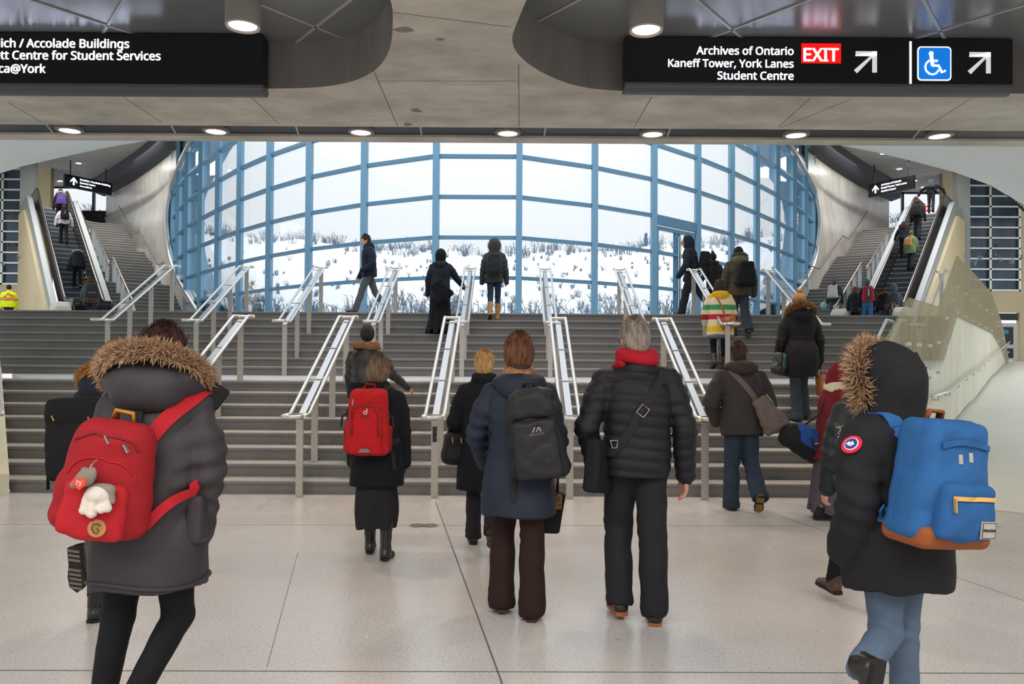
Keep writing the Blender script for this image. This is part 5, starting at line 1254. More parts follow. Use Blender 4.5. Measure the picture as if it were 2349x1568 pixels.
# ---------------- hooded woman with crocheted scarf on the second step
p = Person('woman in black leather jacket, dark hood and crocheted brown scarf on the lower steps', (-1.74, 9.27, .30), 0, 1.62, {'lean': 5, 'L': (20, 28, 1, 0), 'R': (-2, 5, 1, 0), 'sup': 'R', 'LA': (4, 8, 25, 2), 'RA': (6, 30, 32, 42), 'head': (4, 10, 0)}, .011, True)
p.body(SK, 'L'); put('glove', p.hand_sdf('R', 30), .005, L_tan, p.root)
p.coat(mat('jacket_leather', '24221f', .38, var=.2, vscale=12, bump=.2, bscale=60), [(.93, .19, .14, 0), (1.0, .185, .14, 0), (1.12, .18, .135, 0), (1.24, .19, .135, 0), (1.32, .175, .11, 0), (1.38, .12, .085, 0)], (.072, .06, .045), (9, .008), seed=6)
p.skirt(C_wool, [(.30, 0, .0, .2, .18), (.6, 0, .02, .19, .16), (.95, 0, 0, .175, .135)], (8, .006)); p.shoes(L_blk, S_blk, .15, .055, name='boot'); p.cap(cloth('hood_dark', '2f302e', .1), 1.16, None, -.075, 'hood')
M_croc = cloth('scarf_crochet', 'a07850', .35, vs=60, bump=.8, bs=90, c2='5d4029'); p.scarf(M_croc, .115, .845, .042, lambda P: .006*np.sin(P[..., 0]*160)*np.sin(P[..., 2]*170)+wr(P, 20, .005), rx=1.25)
# ---------------- blond woman with handbag
p = Person('woman with short blond hair in long navy black coat, beside the tall navy raincoat', (-.235, 6.6, 0), 0, 1.62, {'lean': 3, 'L': (4, 6, 1, 0), 'R': (-14, 30, 1, -38), 'sup': 'L', 'LA': (-4, 18, 42, -10), 'RA': (4, 9, 20, 0), 'head': (0, -6, 0)}, .010, True)
p.body(SK, 'R'); p.trousers(C_trb, (.085, .068, .07), (9, .005)); p.shoes(L_blk, S_blk, .06, .05, tread=S_trd)
p.coat(C_wool, [(.46, .235, .175, 0), (.75, .205, .16, 0), (1.0, .185, .145, 0), (1.18, .19, .14, 0), (1.31, .17, .115, 0), (1.37, .12, .09, 0)], (.072, .066, .056), (5, .006), seed=7); p.hair(H_bl, 'crop', 0, 1.02, seed=13); p.scarf(C_wool, .072, .84, .045, name='collar')
b = Bag(p, 'handbag', p.T(-.235, -.02, .83), rotm(0, 3, 20), 'black handbag with gold zips on the arm of the blond woman', 'handbag', None, -.16)
d = SDF(); d.box(b.P(0, 0, -.02), V3(.10, .07, .13), .04, b.R, taper=.12); d.ell(b.P(0, 0, -.09), V3(.115, .08, .08), b.R, .04); d.post = lambda P: wr(P, 14, .005); b.s = d; b.d = .14; b.put('bag_body', d, .008, cloth('bag_nylon_black', '17181c', .1, rough=.6))
b.mb(MB().tube([b.P(-.07, 0, .1), b.P(-.05, 0, .2), b.P(.04, .02, .24), b.P(.08, 0, .18), b.P(.07, 0, .1)], .009, 8), 'strap', S_blk, smooth=True)
for x in (-.05, .02): A, N = on(b, x, .07); b.mb(MB().bar(tuple(A), tuple(A+V3(.003, 0, -.045)), .009, .006), 'zip_pull', Z_gold)
b.mb(MB().tube([b.P(.085+.014*math.cos(t), -.03, .16+.02*math.sin(t)) for t in np.linspace(0, 2*PI, 12)], .003, 6), 'ring', Z_met)
# ---------------- tall woman in navy raincoat
p = Person('tall chestnut haired woman in long navy raincoat and brown trousers, centre foreground', (.045, 4.85, 0), 0, 1.735, {'lean': 3, 'L': (13, 22, 2, -6), 'R': (-5, 4, 1, 0), 'sup': 'R', 'LA': (4, 16, 45, -8), 'RA': (4, 12, 30, 0), 'head': (3, -6, 0)}, .0095, True)
p.body(SK, 'R'); p.trousers(C_brown, (.09, .074, .082), (8, .006), bottom=.05); p.shoes(L_brn, mat('sole_brown', '3a231a', .7), .05, .05, .02)
p.coat(C_navy, [(.62, .232, .18, 0), (.85, .215, .17, 0), (1.08, .19, .15, 0), (1.28, .19, .14, 0), (1.39, .168, .115, 0), (1.455, .115, .085, 0)], (.074, .066, .056), (6, .016), seed=8); p.hair(H_bn, 'bob', 0, 1.02, seed=15); p.hood_down(C_navy, .15, -.03, .085, .055, drop=.10)
M_plaid = cloth('scarf_plaid', 'c08a62', .5, vs=30, c2='3a2a28'); p.scarf(M_plaid, .07, .845, .035)
M_gp = cloth('rucksack_charcoal', '222124', .15, rough=.6); M_gp2 = cloth('rucksack_grey', '29282b', .12, rough=.55)
b = backpack(p, p.T(.10, -.255, 1.13), (.30, .53, .19), (6, -9, -6), 'large charcoal hiking pack slung on the navy raincoat', M_gp, .008, .16, (.26, .34, .07, -.07, M_gp2), sides=(1,), handle=S_blk, sag=.010, sw=.06)
d = SDF(); d.box(b.P(0, -.03, .19), V3(.13, .10, .09), .06, b.R, taper=.25); d.post = lambda P: wr(P, 16, .008, 2); b.put('top_lid', d, .008, M_gp2)
X = b.R @ V3(1, 0, 0); Z = b.R @ V3(0, 0, 1); A, N = on(b, .02, .04, b.ps, .005); m = MB(); Yn = b.R @ V3(0, -1, 0)*.003
for q in (((-.03, 0), (-.012, .03), (.0, .03), (-.018, 0)), ((-.008, .0), (.01, .03), (.022, .03), (.03, 0), (.02, 0), (.014, .018), (.003, .0))): m.hull8([tuple(A+X*x+Z*z) for x, z in q], [tuple(A+X*x+Z*z+Yn) for x, z in q])
text_in(m, 'GREGORY', A-Z*.018+Yn, X, Z, width=.085, bold=.0, depth=.001, align='c'); b.mb(m, 'mark', mat('print_grey', '7c7a7e', .5))
for x, z, dx, dz in ((-.14, .02, -.02, -.05), (-.12, -.05, .01, -.06), (.15, .1, .03, -.12), (.06, -.27, .01, -.09), (-.1, .15, -.03, -.06)): A, N = on(b, x, z); b.mb(MB().ribbon([A, A+X*dx*.5+Z*dz*.5-V3(0, .02, 0), A+X*dx+Z*dz-V3(0, .012, 0)], [V3(0, -1, 0)]*3, .016, .003), 'webbing', S_blk)
p.strap('waist_strap', [b.P(-.1, .05, -.2), p.T(-.02, -.2, .86), p.T(-.03, -.2, .72)], .03, S_blk, b.t, b.off, lift=.006)
b = Bag(p, 'tote_bag', p.T(.20, .2, .62), rotm(0, 4, 12), 'small dark tote with leopard print edge below the navy raincoat', 'bag', None, -.14)
d = SDF(); d.box(b.P(0, 0, -.02), V3(.085, .05, .13), .02, b.R, taper=-.15); b.put('bag_body', d, .009, C_black); b.mb(MB().tube([b.P(-.05, 0, .1), b.P(-.04, 0, .3), b.P(.04, 0, .3), b.P(.05, 0, .1)], .01, 8), 'strap', S_blk, smooth=True)
q = SDF(); q.box(b.P(0, -.052, .06), V3(.07, .008, .05), .006, b.R); b.put('print_panel', q, .006, cloth('leopard', 'b98a55', .8, vs=45, c2='1e140c'))
# ---------------- man in black puffer
def quilt(q, P): return -.009*np.abs(np.sin((q[..., 2]+.012*np.sin(q[..., 0]*9))*PI/.068))**.6+.006
p = Person('grey haired man in black quilted jacket with red scarf, walking in the foreground', (.775, 4.80, 0), 0, 1.83, {'lean': 2, 'L': (16, 34, 2, -2), 'R': (-6, 2, 1, 0), 'sup': 'R', 'LA': (-14, 20, 30, -14), 'RA': (-8, 15, 6, 2), 'head': (3, 8, -3)}, .0095)
p.body(SK, 'R', curl=18); p.trousers(C_trb, (.098, .082, .078), (9, .006), bottom=.0); p.shoes(mat('shoe_leather', '2a2522', .35, var=.2, vscale=30), S_gum, .10, .055)
p.coat(C_puff, [(.875, .205, .16, 0), (.98, .205, .165, 0), (1.15, .205, .16, 0), (1.34, .22, .155, 0), (1.44, .185, .125, 0), (1.52, .11, .09, 0)], (.085, .074, .064), (6, .006), post=quilt, seed=9, collar=(.082, .035)); p.hair(H_gr, 'crop', 0, 1.0, seed=17); glasses(p)
p.scarf(cloth('scarf_red', 'b3182a', .15), .082, .865, .034, rx=1.2)
o = SDF(); o.cone(p.T(-.1, -.05, 1.56), p.T(-.13, .06, 1.52), .03, .03); o.post = lambda P: wr(P, 25, .006); put('scarf_end', o, .009, MATS['scarf_red'], p.root)
b = Bag(p, 'shoulder_bag', p.T(-.235, -.06, .93), rotm(0, 8, 60), 'black messenger bag at the left hip of the man in the quilted jacket', 'bag', None, -.16)
d = SDF(); d.box(b.P(0, 0, 0), V3(.14, .05, .16), .03, b.R); d.post = lambda P: wr(P, 12, .006); b.s = d; b.d = .1; b.put('bag_body', d, .008, cloth('bag_canvas_black', '19191b', .1))
p.strap('strap', [p.T(.16, .02, 1.50), p.T(.12, -.14, 1.44), p.T(.0, -.2, 1.28), p.T(-.1, -.2, 1.12), p.T(-.2, -.15, 1.02), b.P(0, .0, .15)], .05, S_blk, b.t, b.off, n=30)
for pt_, sz in ((p.T(.005, -.25, 1.285), .03),):
    A, N = p.cs.project([pt_], .012); A = A[0]; c45 = V3(.62, 0, .78); d45 = V3(-.78, 0, .62); b.mb(MB().tube([tuple(A+c45*x*1.35+d45*z) for x, z in ((-.022, -.026), (.022, -.026), (.022, .026), (-.022, .026), (-.022, -.026))], .004, 6), 'buckle', Z_met)
A, N = p.cs.project([p.T(-.205, -.2, 1.06)], .015); A = A[0]; b.mb(MB().tube([tuple(A+V3(x, -.004, z)) for x, z in ((-.022, .02), (.022, .02), (.016, -.024), (-.01, -.026), (-.022, .02))], .0035, 6), 'clip', Z_met)
# ---------------- man with sling bag at the foot of the stairs
p = Person('short haired man in dark jacket and blue jeans stepping up to the stairs', (2.39, 8.05, 0), -3, 1.74, {'lean': 9, 'L': (6, 6, 2, 0), 'R': (4, 52, 2, -46), 'sup': 'L', 'LA': (-16, 24, 36, -18), 'RA': (0, 18, 40, -4), 'head': (12, -14, -4)}, .011)
p.body(SK, ''); p.trousers(C_jean, (.098, .08, .082), (9, .008), bottom=.04); p.shoes(mat('boot_tan', '8a6238', .6, var=.3, vscale=20), S_blk, .08, .055, name='boot', tread=mat('tread_tan', '9a7a40', .8))
p.coat(C_brownblk, [(.77, .21, .16, 0), (.95, .215, .165, 0), (1.12, .21, .16, 0), (1.28, .22, .155, 0), (1.40, .195, .125, 0), (1.46, .13, .09, 0)], (.088, .08, .066), (7, .010), seed=10); p.hair(H_brn, 'crop', 0, .98, seed=19); p.hood_down(C_brownblk, .15, .015, .095, .06, drop=.07)
M_sl = cloth('sling_taupe', '6a5f5a', .15, bs=300)
b = Bag(p, 'sling_bag', p.T(.215, -.2, .98), rotm(0, -32, -12), 'taupe sling bag on the back of the man in dark jacket', 'bag', None, -.2)
d = SDF(); d.box(b.P(0, 0, 0), V3(.105, .065, .19), .05, b.R, taper=.3); d.ell(b.P(0, -.02, -.06), V3(.105, .075, .13), b.R, .04); d.post = lambda P: wr(P, 18, .008); b.s = d; b.d = .13; b.put('bag_body', d, .008, M_sl)
p.strap('strap', [p.T(-.12, .03, 1.44), p.T(-.1, -.13, 1.40), p.T(.02, -.19, 1.25), p.T(.1, -.2, 1.14), b.P(0, .0, .17)], .058, M_sl, b.t, b.off, n=26)
q = SDF(); q.box(b.P(.02, -.075, -.03), V3(.06, .02, .08), .015, b.R); q.post = lambda P: wr(P, 22, .005); b.put('front_pocket', q, .008, M_sl)
b.mb(MB().tube([b.P(.06, 0, .12), b.P(.09, -.03, .18), b.P(.1, -.02, .06)], .006, 6), 'grab_handle', Z_met, smooth=True); b.mb(MB().ribbon([b.P(.0, 0, -.19), b.P(.02, 0, -.25), b.P(.05, 0, -.27)], [V3(0, -1, 0)]*3, .02, .004), 'dangling_strap', M_sl); b.mb(MB().bar(b.P(-.02, 0, -.24), b.P(-.03, 0, -.27), .03, .01), 'orange_tab', mat('tab_orange', 'd0622c', .6))
def parka(p, m, hem, w=.2, sl=(.078, .066, .054), waist=None, wrk=(8, .009), seed=1, **k):
    K = p.k; H = p.H; wa = waist or w*.95
    return p.coat(m, [(hem, w*1.04*K, .155*K, 0), (hem+(.66*H-hem)*.5, w*1.0*K, .155*K, 0), (.66*H, wa*K, .145*K, 0), (.76*H, w*K, .145*K, 0), (.82*H, .175*K, .115*K, 0), (.855*H, .12*K, .085*K, -.01)], tuple(x*K for x in sl), wrk, seed=seed, **k)
# ---------------- right: woman in black fur hooded parka with blue backpack
p = Person('person in black parka with raised fur hood and light jeans, large at right', (1.60, 3.25, 0), 22, 1.62,
    {'lean': 3, 'L': (-2, 84, -2, -80, 60), 'R': (2, 4, -1, 0), 'sup': 'R', 'LA': (-16, 20, 22, -10), 'RA': (0, 14, 20, -4), 'head': (8, 14, 0)}, .0095, True, 1.05)
p.body(SK, ''); p.trousers(C_jeanl, (.092, .066, .055), (12, .005)); p.shoes(L_blk, S_blk, .10, .05, name='boot')
p.coat(C_black, [(.66, .215, .17, 0), (.85, .225, .175, 0), (1.02, .215, .165, 0), (1.18, .215, .16, 0), (1.30, .195, .13, 0), (1.37, .13, .1, 0)], (.088, .08, .064), (7, .016), seed=21)
p.hood_up(C_black, 1.16, F_tan, .03, seed=31, n=2600, L=.075, cut=.03, back=.02)
A, N = p.cs.project([p.J['sL']*.6+p.J['eL']*.4+V3(-.1, -.04, .09)], .004); A, N = A[0], N[0]; u = np.cross(N, V3(0, 0, 1)); u /= np.linalg.norm(u); v_ = np.cross(u, N)
for r, c, o, nm in ((.042, 'd8203c', .0, 'sleeve_patch'), (.029, 'e8e6ea', .003, 'patch_ring'), (.025, '27358a', .005, 'patch_centre')):
    m = MB(); C0 = A+N*o; q = [tuple(C0+(u*math.cos(t)+v_*math.sin(t))*r) for t in np.linspace(0, 2*PI, 25)[:-1]]; m.hull8(q, [tuple(np.array(x)+N*.004) for x in q]); m.build(nm, mat('patch_'+c, c, .6), p.root)
m = MB()
for q in (((-.018, -.006), (-.004, .012), (.006, -.004)), ((-.004, -.008), (.008, .010), (.02, -.006)), ((-.012, -.012), (.012, -.012), (.0, -.004))): 
    Q = [tuple(A+N*.009+u*x+v_*z) for x, z in q]; m.hull8(Q, [tuple(np.array(x)+N*.002) for x in Q])
m.build('patch_emblem', mat('patch_e8e6ea', 'e8e6ea', .6), p.root)
q = p.Hd; m = MB(); R_ = p.RH; hd = SDF(); hd.p = []
tabp = [q(.02, -.155, .10), q(.03, -.18, .02), q(.03, -.175, -.05)]; m.ribbon(tabp, [R_ @ V3(0, -1, 0)]*3, .03, .008); m.build('hood_tab', C_black, p.root)
m = MB(); c = q(.03, -.185, .02); X = R_ @ V3(1, 0, 0); Z = V3(0, 0, 1); m.tube([c+X*x+Z*z for x, z in ((-.018, -.014), (.018, -.014), (.018, .014), (-.018, .014), (-.018, -.014))], .004, 6); m.build('hood_buckle', mat('buckle_brown', '5a4a44', .4), p.root)
m = MB(); pts = [q(.10*math.cos(t)+.0, -.10-.085*math.sin(t), .035) for t in np.linspace(0, PI, 16)]; m.ribbon(pts, [R_ @ V3(math.cos(t), -math.sin(t), 0) for t in np.linspace(0, PI, 16)], .03, .006); m.build('hood_band', C_black, p.root)
M_blu = cloth('canvas_blue', '2a5f98', .15, vs=7, bs=260); M_blu2 = cloth('canvas_blue_deep', '275a92', .12); M_suede = cloth('suede_brown', '95522e', .2, vs=20)
b = backpack(p, p.T(-.045, -.265, 1.125), (.335, .46, .19), (2, 5, -2), 'bright blue canvas backpack with brown base and yellow zip on the black parka', M_blu, .008, .14, (.26, .21, .08, -.10, M_blu2), handle=M_suede, strapx=.085, sw=.06, dome=0)
b.put('base_panel', (lambda d: (d.box(b.P(0, -.005, -.205), V3(.178, .108, .045), .035, b.R), d.ell(b.P(0, -.02, -.19), V3(.17, .115, .05), b.R, .03), d)[-1])(SDF()), .008, M_suede)
X = b.R @ V3(1, 0, 0); Z = b.R @ V3(0, 0, 1); Yb = b.R @ V3(0, -1, 0)
pts = [b.P(x, -.16, -.045) for x in np.linspace(-.105, .105, 12)]; A, N = b.ps.project(pts, .003); b.mb(MB().ribbon([tuple(a) for a in A], [tuple(x) for x in N], .016, .004), 'zip', mat('zip_yellow', 'd3a254', .5)); A0 = A[0]
b.mb(MB().bar(tuple(A0+Yb*.008), tuple(A0+Yb*.01+X*.006-Z*.05), .014, .006), 'zip_pull', Z_gold)
A, N = on(b, .062, -.155, b.ps, .004); lb = b.mb(MB().hull8([tuple(A+X*x+Z*z) for x, z in ((-.036, -.032), (.036, -.032), (.036, .032), (-.036, .032))], [tuple(A+X*x+Z*z+Yb*.005) for x, z in ((-.036, -.032), (.036, -.032), (.036, .032), (-.036, .032))]), 'woven_label', mat('label_grey', 'aaa6a0', .7))
m = MB(); text_in(m, 'Herschel', A+Yb*.008-Z*.004, X, Z, width=.056, bold=.004, depth=.001, align='c'); m.tube([tuple(A+Yb*.007+X*x+Z*z) for x, z in ((-.032, -.028), (.032, -.028), (.032, .028), (-.032, .028), (-.032, -.028))], .0012, 4); b.mb(m, 'label_lettering', mat('label_ink', '2c2a2a', .7), lb)
pts = [b.P(x, -.10, .135+.02*math.cos(x*12)) for x in np.linspace(-.12, .12, 14)]; A, N = b.s.project(pts, .004); b.mb(MB().ribbon([tuple(a) for a in A], [tuple(x) for x in N], .022, .006), 'top_flap', M_blu2)
for x in (-.03, .04): A, N = on(b, x, .125); b.mb(MB().bar(tuple(A), tuple(A-Z*.035+Yb*.006), .014, .006), 'zip_pull', Z_met)
p.strap('lower_strap', [b.P(-.17, .06, -.14), p.T(-.2, -.14, .98), p.T(-.235, -.05, 1.05), p.T(-.23, .04, 1.12)], .03, M_blu2, b.t, b.off, lift=.012)
# ---------------- person between
p = Person('person in dark puffer walking in front of the large black parka, mostly hidden', (2.23, 4.85, 0), 6, 1.56, {'lean': 4, 'L': (24, 8, 2, 4), 'R': (0, 14, 1, -14), 'sup': 'R', 'LA': (-4, 17, 14, 2), 'RA': (3, 10, 24, 2), 'head': (6, 6, 0)}, .012, True)
p.body(SK, 'L'); p.trousers(C_leg, (.085, .06, .05), (12, .003)); p.shoes(L_brn, S_blk, .08, .05)
parka(p, cloth('puffer_dark_teal', '1d2427', .15, rough=.5), .74, .2, wrk=(9, .011), seed=23); p.hair(H_blk, 'long', .18, 1.0, seed=41); p.hood_down(MATS['puffer_dark_teal'], .15, 0, .09, .06)
d = SDF(); d.ell(p.T(-.19, -.04, 1.13), V3(.035, .035, .045)); fur('fur_pompom', [p.T(-.2, -.06, 1.09), p.T(-.2, -.06, 1.15)], [V3(-.5, -1, 0)]*2, .02, .04, F_wht, p.root, n=260, seed=5)
# ---------------- girl in wine red parka
p = Person('person in wine red fur hooded parka and long grey skirt, turned to the right', (3.17, 7.72, 0), -82, 1.53, {'lean': 8, 'L': (14, 10, 1, 6), 'R': (-8, 8, 1, -4), 'sup': 'L', 'LA': (6, 10, 22, 2), 'RA': (8, 8, 16, 4), 'head': (24, -8, 0)}, .010, True)
p.body(SK2, 'LR', eyes=True); p.skirt(C_skg, [(.075, .0, .02, .215, .23), (.35, 0, .02, .19, .18), (.7, 0, .02, .165, .14), (.85, 0, .01, .15, .12)], (9, .008), (8, .012)); p.shoes(S_blk, S_blk, .04, .048)
parka(p, C_red, .56, .185, seed=25, wrk=(9, .009)); p.hood_up(C_red, 1.1, F_brn, .03, seed=33, n=1800, L=.06, cut=.05); p.scarf(cloth('scarf_cream', 'd8ceb4', .15, vs=25), .09, .835, .05)
b = Bag(p, 'duffel_bag', p.T(-.10, -.20, .70), rotm(-28, 0, 8), 'blue and black duffel bag slung on the red parka', 'bag', None, -.16)
d = SDF(); d.cone(b.P(0, -.16, 0), b.P(0, .16, 0), .135, .135); d.post = lambda P: wr(P, 12, .012, 2); b.s = d; b.d = .27; b.put('bag_body', d, .009, cloth('duffel_black', '1b1b1e', .1))
d = SDF(); d.cone(b.P(.016, -.12, .026), b.P(.016, .09, .026), .130, .130); d.box(b.P(.05, -.01, .06), V3(.09, .11, .09), .04, b.R); d.post = lambda P: wr(P, 12, .010, 2); b.ds = d; b.put('blue_panel', d, .009, cloth('duffel_blue', '1f4c94', .15))
b.mb(MB().tube([b.P(.12, .11, .08), b.P(.155, .06, .03), b.P(.16, -.0, -.02), b.P(.155, -.06, .03), b.P(.12, -.09, .08)], .012, 8), 'carry_handle', S_blk, smooth=True)
b.mb(MB().tube([b.P(.0, -.1, .15), p.T(.02, -.17, 1.0), p.T(.03, -.1, 1.24)], .008, 6), 'shoulder_strap', S_blk, smooth=True); b.mb(MB().tube([b.P(.02, .2, .08), p.T(.06, -.08, .98), p.T(.04, -.06, 1.24)], .008, 6), 'shoulder_strap', S_blk, smooth=True)
A, N = b.ds.project([b.P(.22, y, .03+.03*math.sin(y*40)) for y in np.linspace(-.03, .04, 6)], .004); b.mb(MB().tube([tuple(a) for a in A], .004, 5), 'mark', mat('print_white', 'e6dcd8'))
b.mb(MB().bar(b.P(.1, -.12, .12), b.P(.12, -.11, .06), .014, .008), 'zip_pull', Z_gold)
# ---------------- woman in long black coat climbing, tan pompom hat
p = Person('woman in long black fur hooded coat and tan pompom hat on the lower stairs', (3.78, 10.16, .75), 2, 1.66, {'lean': 3, 'L': (-4, 6, 1, 0), 'R': (22, 30, 1, 0), 'sup': 'L', 'LA': (2, 15, 38, -2), 'RA': (-4, 16, 8, 6), 'head': (2, 0, 0)}, .011, True)
p.body(SK, '', gl=None); put('glove', p.hand_sdf('R'), .006, G_blk, p.root); put('glove', p.hand_sdf('L'), .006, G_blk, p.root); p.trousers(C_jeand, (.085, .07, .075), (9, .006), bottom=.05); p.shoes(L_blk, S_blk, .10, .055, name='boot')
p.coat(C_black, [(.58, .20, .165, 0), (.75, .225, .18, -.01), (.92, .215, .17, -.01), (1.07, .175, .135, 0), (1.24, .195, .14, 0), (1.34, .175, .115, 0), (1.40, .12, .09, 0)], (.08, .066, .052), (8, .008), seed=27)
M_knit = cloth('knit_tan', 'a07f58', .25, vs=40, bump=.8, bs=80); p.hair(H_bn, 'bob', 0, .98, seed=43); p.cap(M_knit, 1.14, M_knit, -.03, rib=.004); p.hood_down(C_black, .16, .0, .10, .07, F_brn, .034, .05, 1600, ring=(.165, .13), tilt=.09)
ring = [p.T(.178*math.cos(t), .138*math.sin(t), 1.07) for t in np.linspace(0, 2*PI, 33)[:-1]]; A, N = p.cs.project(ring, .0); MB().tube([tuple(a) for a in A], .007, 6, closed=True).build('waist_seam', C_black, p.root, smooth=True)
b = Bag(p, 'handbag', p.T(-.255, .0, .75), rotm(0, 6, 25), 'black handbag with glossy panel on the left arm of the woman in tan hat', 'handbag', None, -.17)
d = SDF(); d.box(b.P(0, 0, 0), V3(.12, .07, .15), .05, b.R, taper=.22); d.ell(b.P(0, 0, -.07), V3(.145, .09, .09), b.R, .04); d.post = lambda P: wr(P, 14, .005); b.s = d; b.d = .14; b.put('bag_body', d, .009, L_blk)
for y in (-.03, .03): b.mb(MB().tube([b.P(-.06, y, .13), b.P(-.04, y*.6, .28), b.P(.03, y*.6, .30), b.P(.06, y, .13)], .008, 8), 'strap', L_blk, smooth=True)
q = SDF(); q.box(b.P(.0, -.075, .03), V3(.06, .02, .10), .015, b.R); b.put('glossy_panel', q, .008, mat('panel_gloss', '5e7f8c', .15, .5, var=.5, vscale=12, col2='20292e'))
b = Bag(p, 'tote_bag', p.J['wR']+V3(.02, .0, -.31), rotm(0, -3, 30), 'small cognac leather bag held in the right hand of the woman in tan hat', 'bag', None, -.16)
d = SDF(); d.box(b.P(0, 0, -.02), V3(.08, .05, .14), .03, b.R); d.post = lambda P: wr(P, 14, .004); b.put('bag_body', d, .009, L_cog)
for y in (-.025, .025): b.mb(MB().tube([b.P(-.05, y, .1), b.P(-.02, y, .24), b.P(.02, y, .24), b.P(.05, y, .1)], .007, 8), 'strap', L_cog, smooth=True)
# ---------------- striped coat
def stripem():
    m = bpy.data.materials.new('striped_wool'); m.use_nodes = True; n = m.node_tree; bs = n.nodes['Principled BSDF']; t = n.nodes.new('ShaderNodeTexCoord'); s_ = n.nodes.new('ShaderNodeSeparateXYZ'); mr = n.nodes.new('ShaderNodeMapRange'); r = n.nodes.new('ShaderNodeValToRGB'); r.color_ramp.interpolation = 'CONSTANT'
    n.links.new(t.outputs['Object'], s_.inputs[0]); n.links.new(s_.outputs['Z'], mr.inputs[0]); mr.inputs[1].default_value = .5; mr.inputs[2].default_value = 1.5; n.links.new(mr.outputs[0], r.inputs[0]); n.links.new(r.outputs[0], bs.inputs['Base Color']); bs.inputs['Roughness'].default_value = .95
    st = [(0, 'd8c7a4'), (.145, 'e0b428'), (.25, 'd8c7a4'), (.36, 'b02034'), (.45, 'd8c7a4'), (.53, '3f8a55'), (.62, 'd8c7a4'), (.74, 'e0b428'), (.82, 'd8c7a4')]
    e = r.color_ramp.elements; e[0].position = 0; e[0].color = hexc(st[0][1]); e[1].position = st[1][0]; e[1].color = hexc(st[1][1])
    for p_, c_ in st[2:]: x = e.new(p_); x.color = hexc(c_)
    return m
p = Person('woman in cream coat with green, red and yellow stripes climbing the stairs', (3.62, 13.5, 1.35), -4, 1.56, {'lean': 6, 'L': (18, 48, 4, -25), 'R': (6, 8, 1, 0), 'sup': 'R', 'LA': (2, 18, 40, -6), 'RA': (0, 16, 40, -4), 'head': (4, -8, 0)}, .012, True)
p.body(SK, 'LR'); p.trousers(C_leg, (.085, .06, .05), (12, .003)); p.shoes(L_brn, S_blk, .14, .055, name='boot')
M_str = stripem(); p.coat(M_str, [(.58, .225, .17, 0), (.75, .22, .17, 0), (.92, .20, .155, 0), (1.1, .195, .15, 0), (1.22, .175, .12, 0), (1.28, .12, .09, 0)], (.08, .074, .062), (7, .006), seed=29)
q = SDF(); q.loft(p.hip, p.R, [(.535-p.hz, 0, 0, .222, .165), (.60-p.hz, 0, 0, .222, .168)], 2.4); put('sweater_hem', q, .012, cloth('knit_grey', '6a6a72', .15), p.root)
p.hair(hairm('hair_dark_curly', '3f2a22', '1a100d'), 'long', .06, 1.1, seed=45); p.hood_down(cloth('hood_yellow', 'dcae2c', .1), .145, -.01, .09, .06)
b = Bag(p, 'saddle_bag', p.T(.10, -.205, .80), rotm(0, -14, -8), 'cognac leather saddle bag on the back of the striped coat', 'handbag', None, -.12)
d = SDF(); d.box(b.P(0, 0, -.02), V3(.13, .04, .10), .035, b.R, taper=.1); d.ell(b.P(0, -.01, -.05), V3(.135, .05, .075), b.R, .03); b.s = d; b.d = .1; b.put('bag_body', d, .009, L_cog)
q = SDF(); q.box(b.P(0, -.045, .035), V3(.125, .012, .05), .01, b.R); q.cone(b.P(0, -.05, .0), b.P(0, -.055, -.045), .07, .05); b.put('flap', q, .009, L_cog)
p.strap('strap', [p.T(-.1, .05, 1.24), p.T(-.09, -.1, 1.26), p.T(-.02, -.17, 1.12), p.T(.03, -.18, .98), b.P(.0, .0, .08)], .03, L_cog, b.t, b.off)
# ---------------- man in olive parka
p = Person('man in olive parka with thick collar and jeans near the top of the stairs', (4.30, 14.68, 1.95), 0, 1.70, {'lean': 4, 'L': (14, 14, 2, 0), 'R': (-8, 26, 1, -42), 'sup': 'L', 'LA': (-4, 14, 14, 4), 'RA': (-4, 14, 14, 4), 'head': (8, 0, 0)}, .012)
p.body(SK, ''); p.trousers(C_jeand, (.1, .085, .085), (8, .006), bottom=.03); p.shoes(S_blk, S_blk, .06, .05, tread=S_trd); parka(p, C_olive, .77, .225, (.095, .085, .07), seed=31, wrk=(7, .011)); p.cap(C_black, 1.12, None, -.03); p.hood_down(cloth('collar_tan', '6f6652', .2), .15, .03, .10, .09, furmat('fur_olive', '8a7c60', '4b4332'), .03, .035, 700, ring=(.13, .11))
b = backpack(p, p.T(.05, -.27, 1.15), (.31, .47, .20), (2, 0, 0), 'black backpack on the olive parka', cloth('pack_black', '15171b', .2), .011, .2, (.23, .25, .07, -.08, MATS['pack_black']))
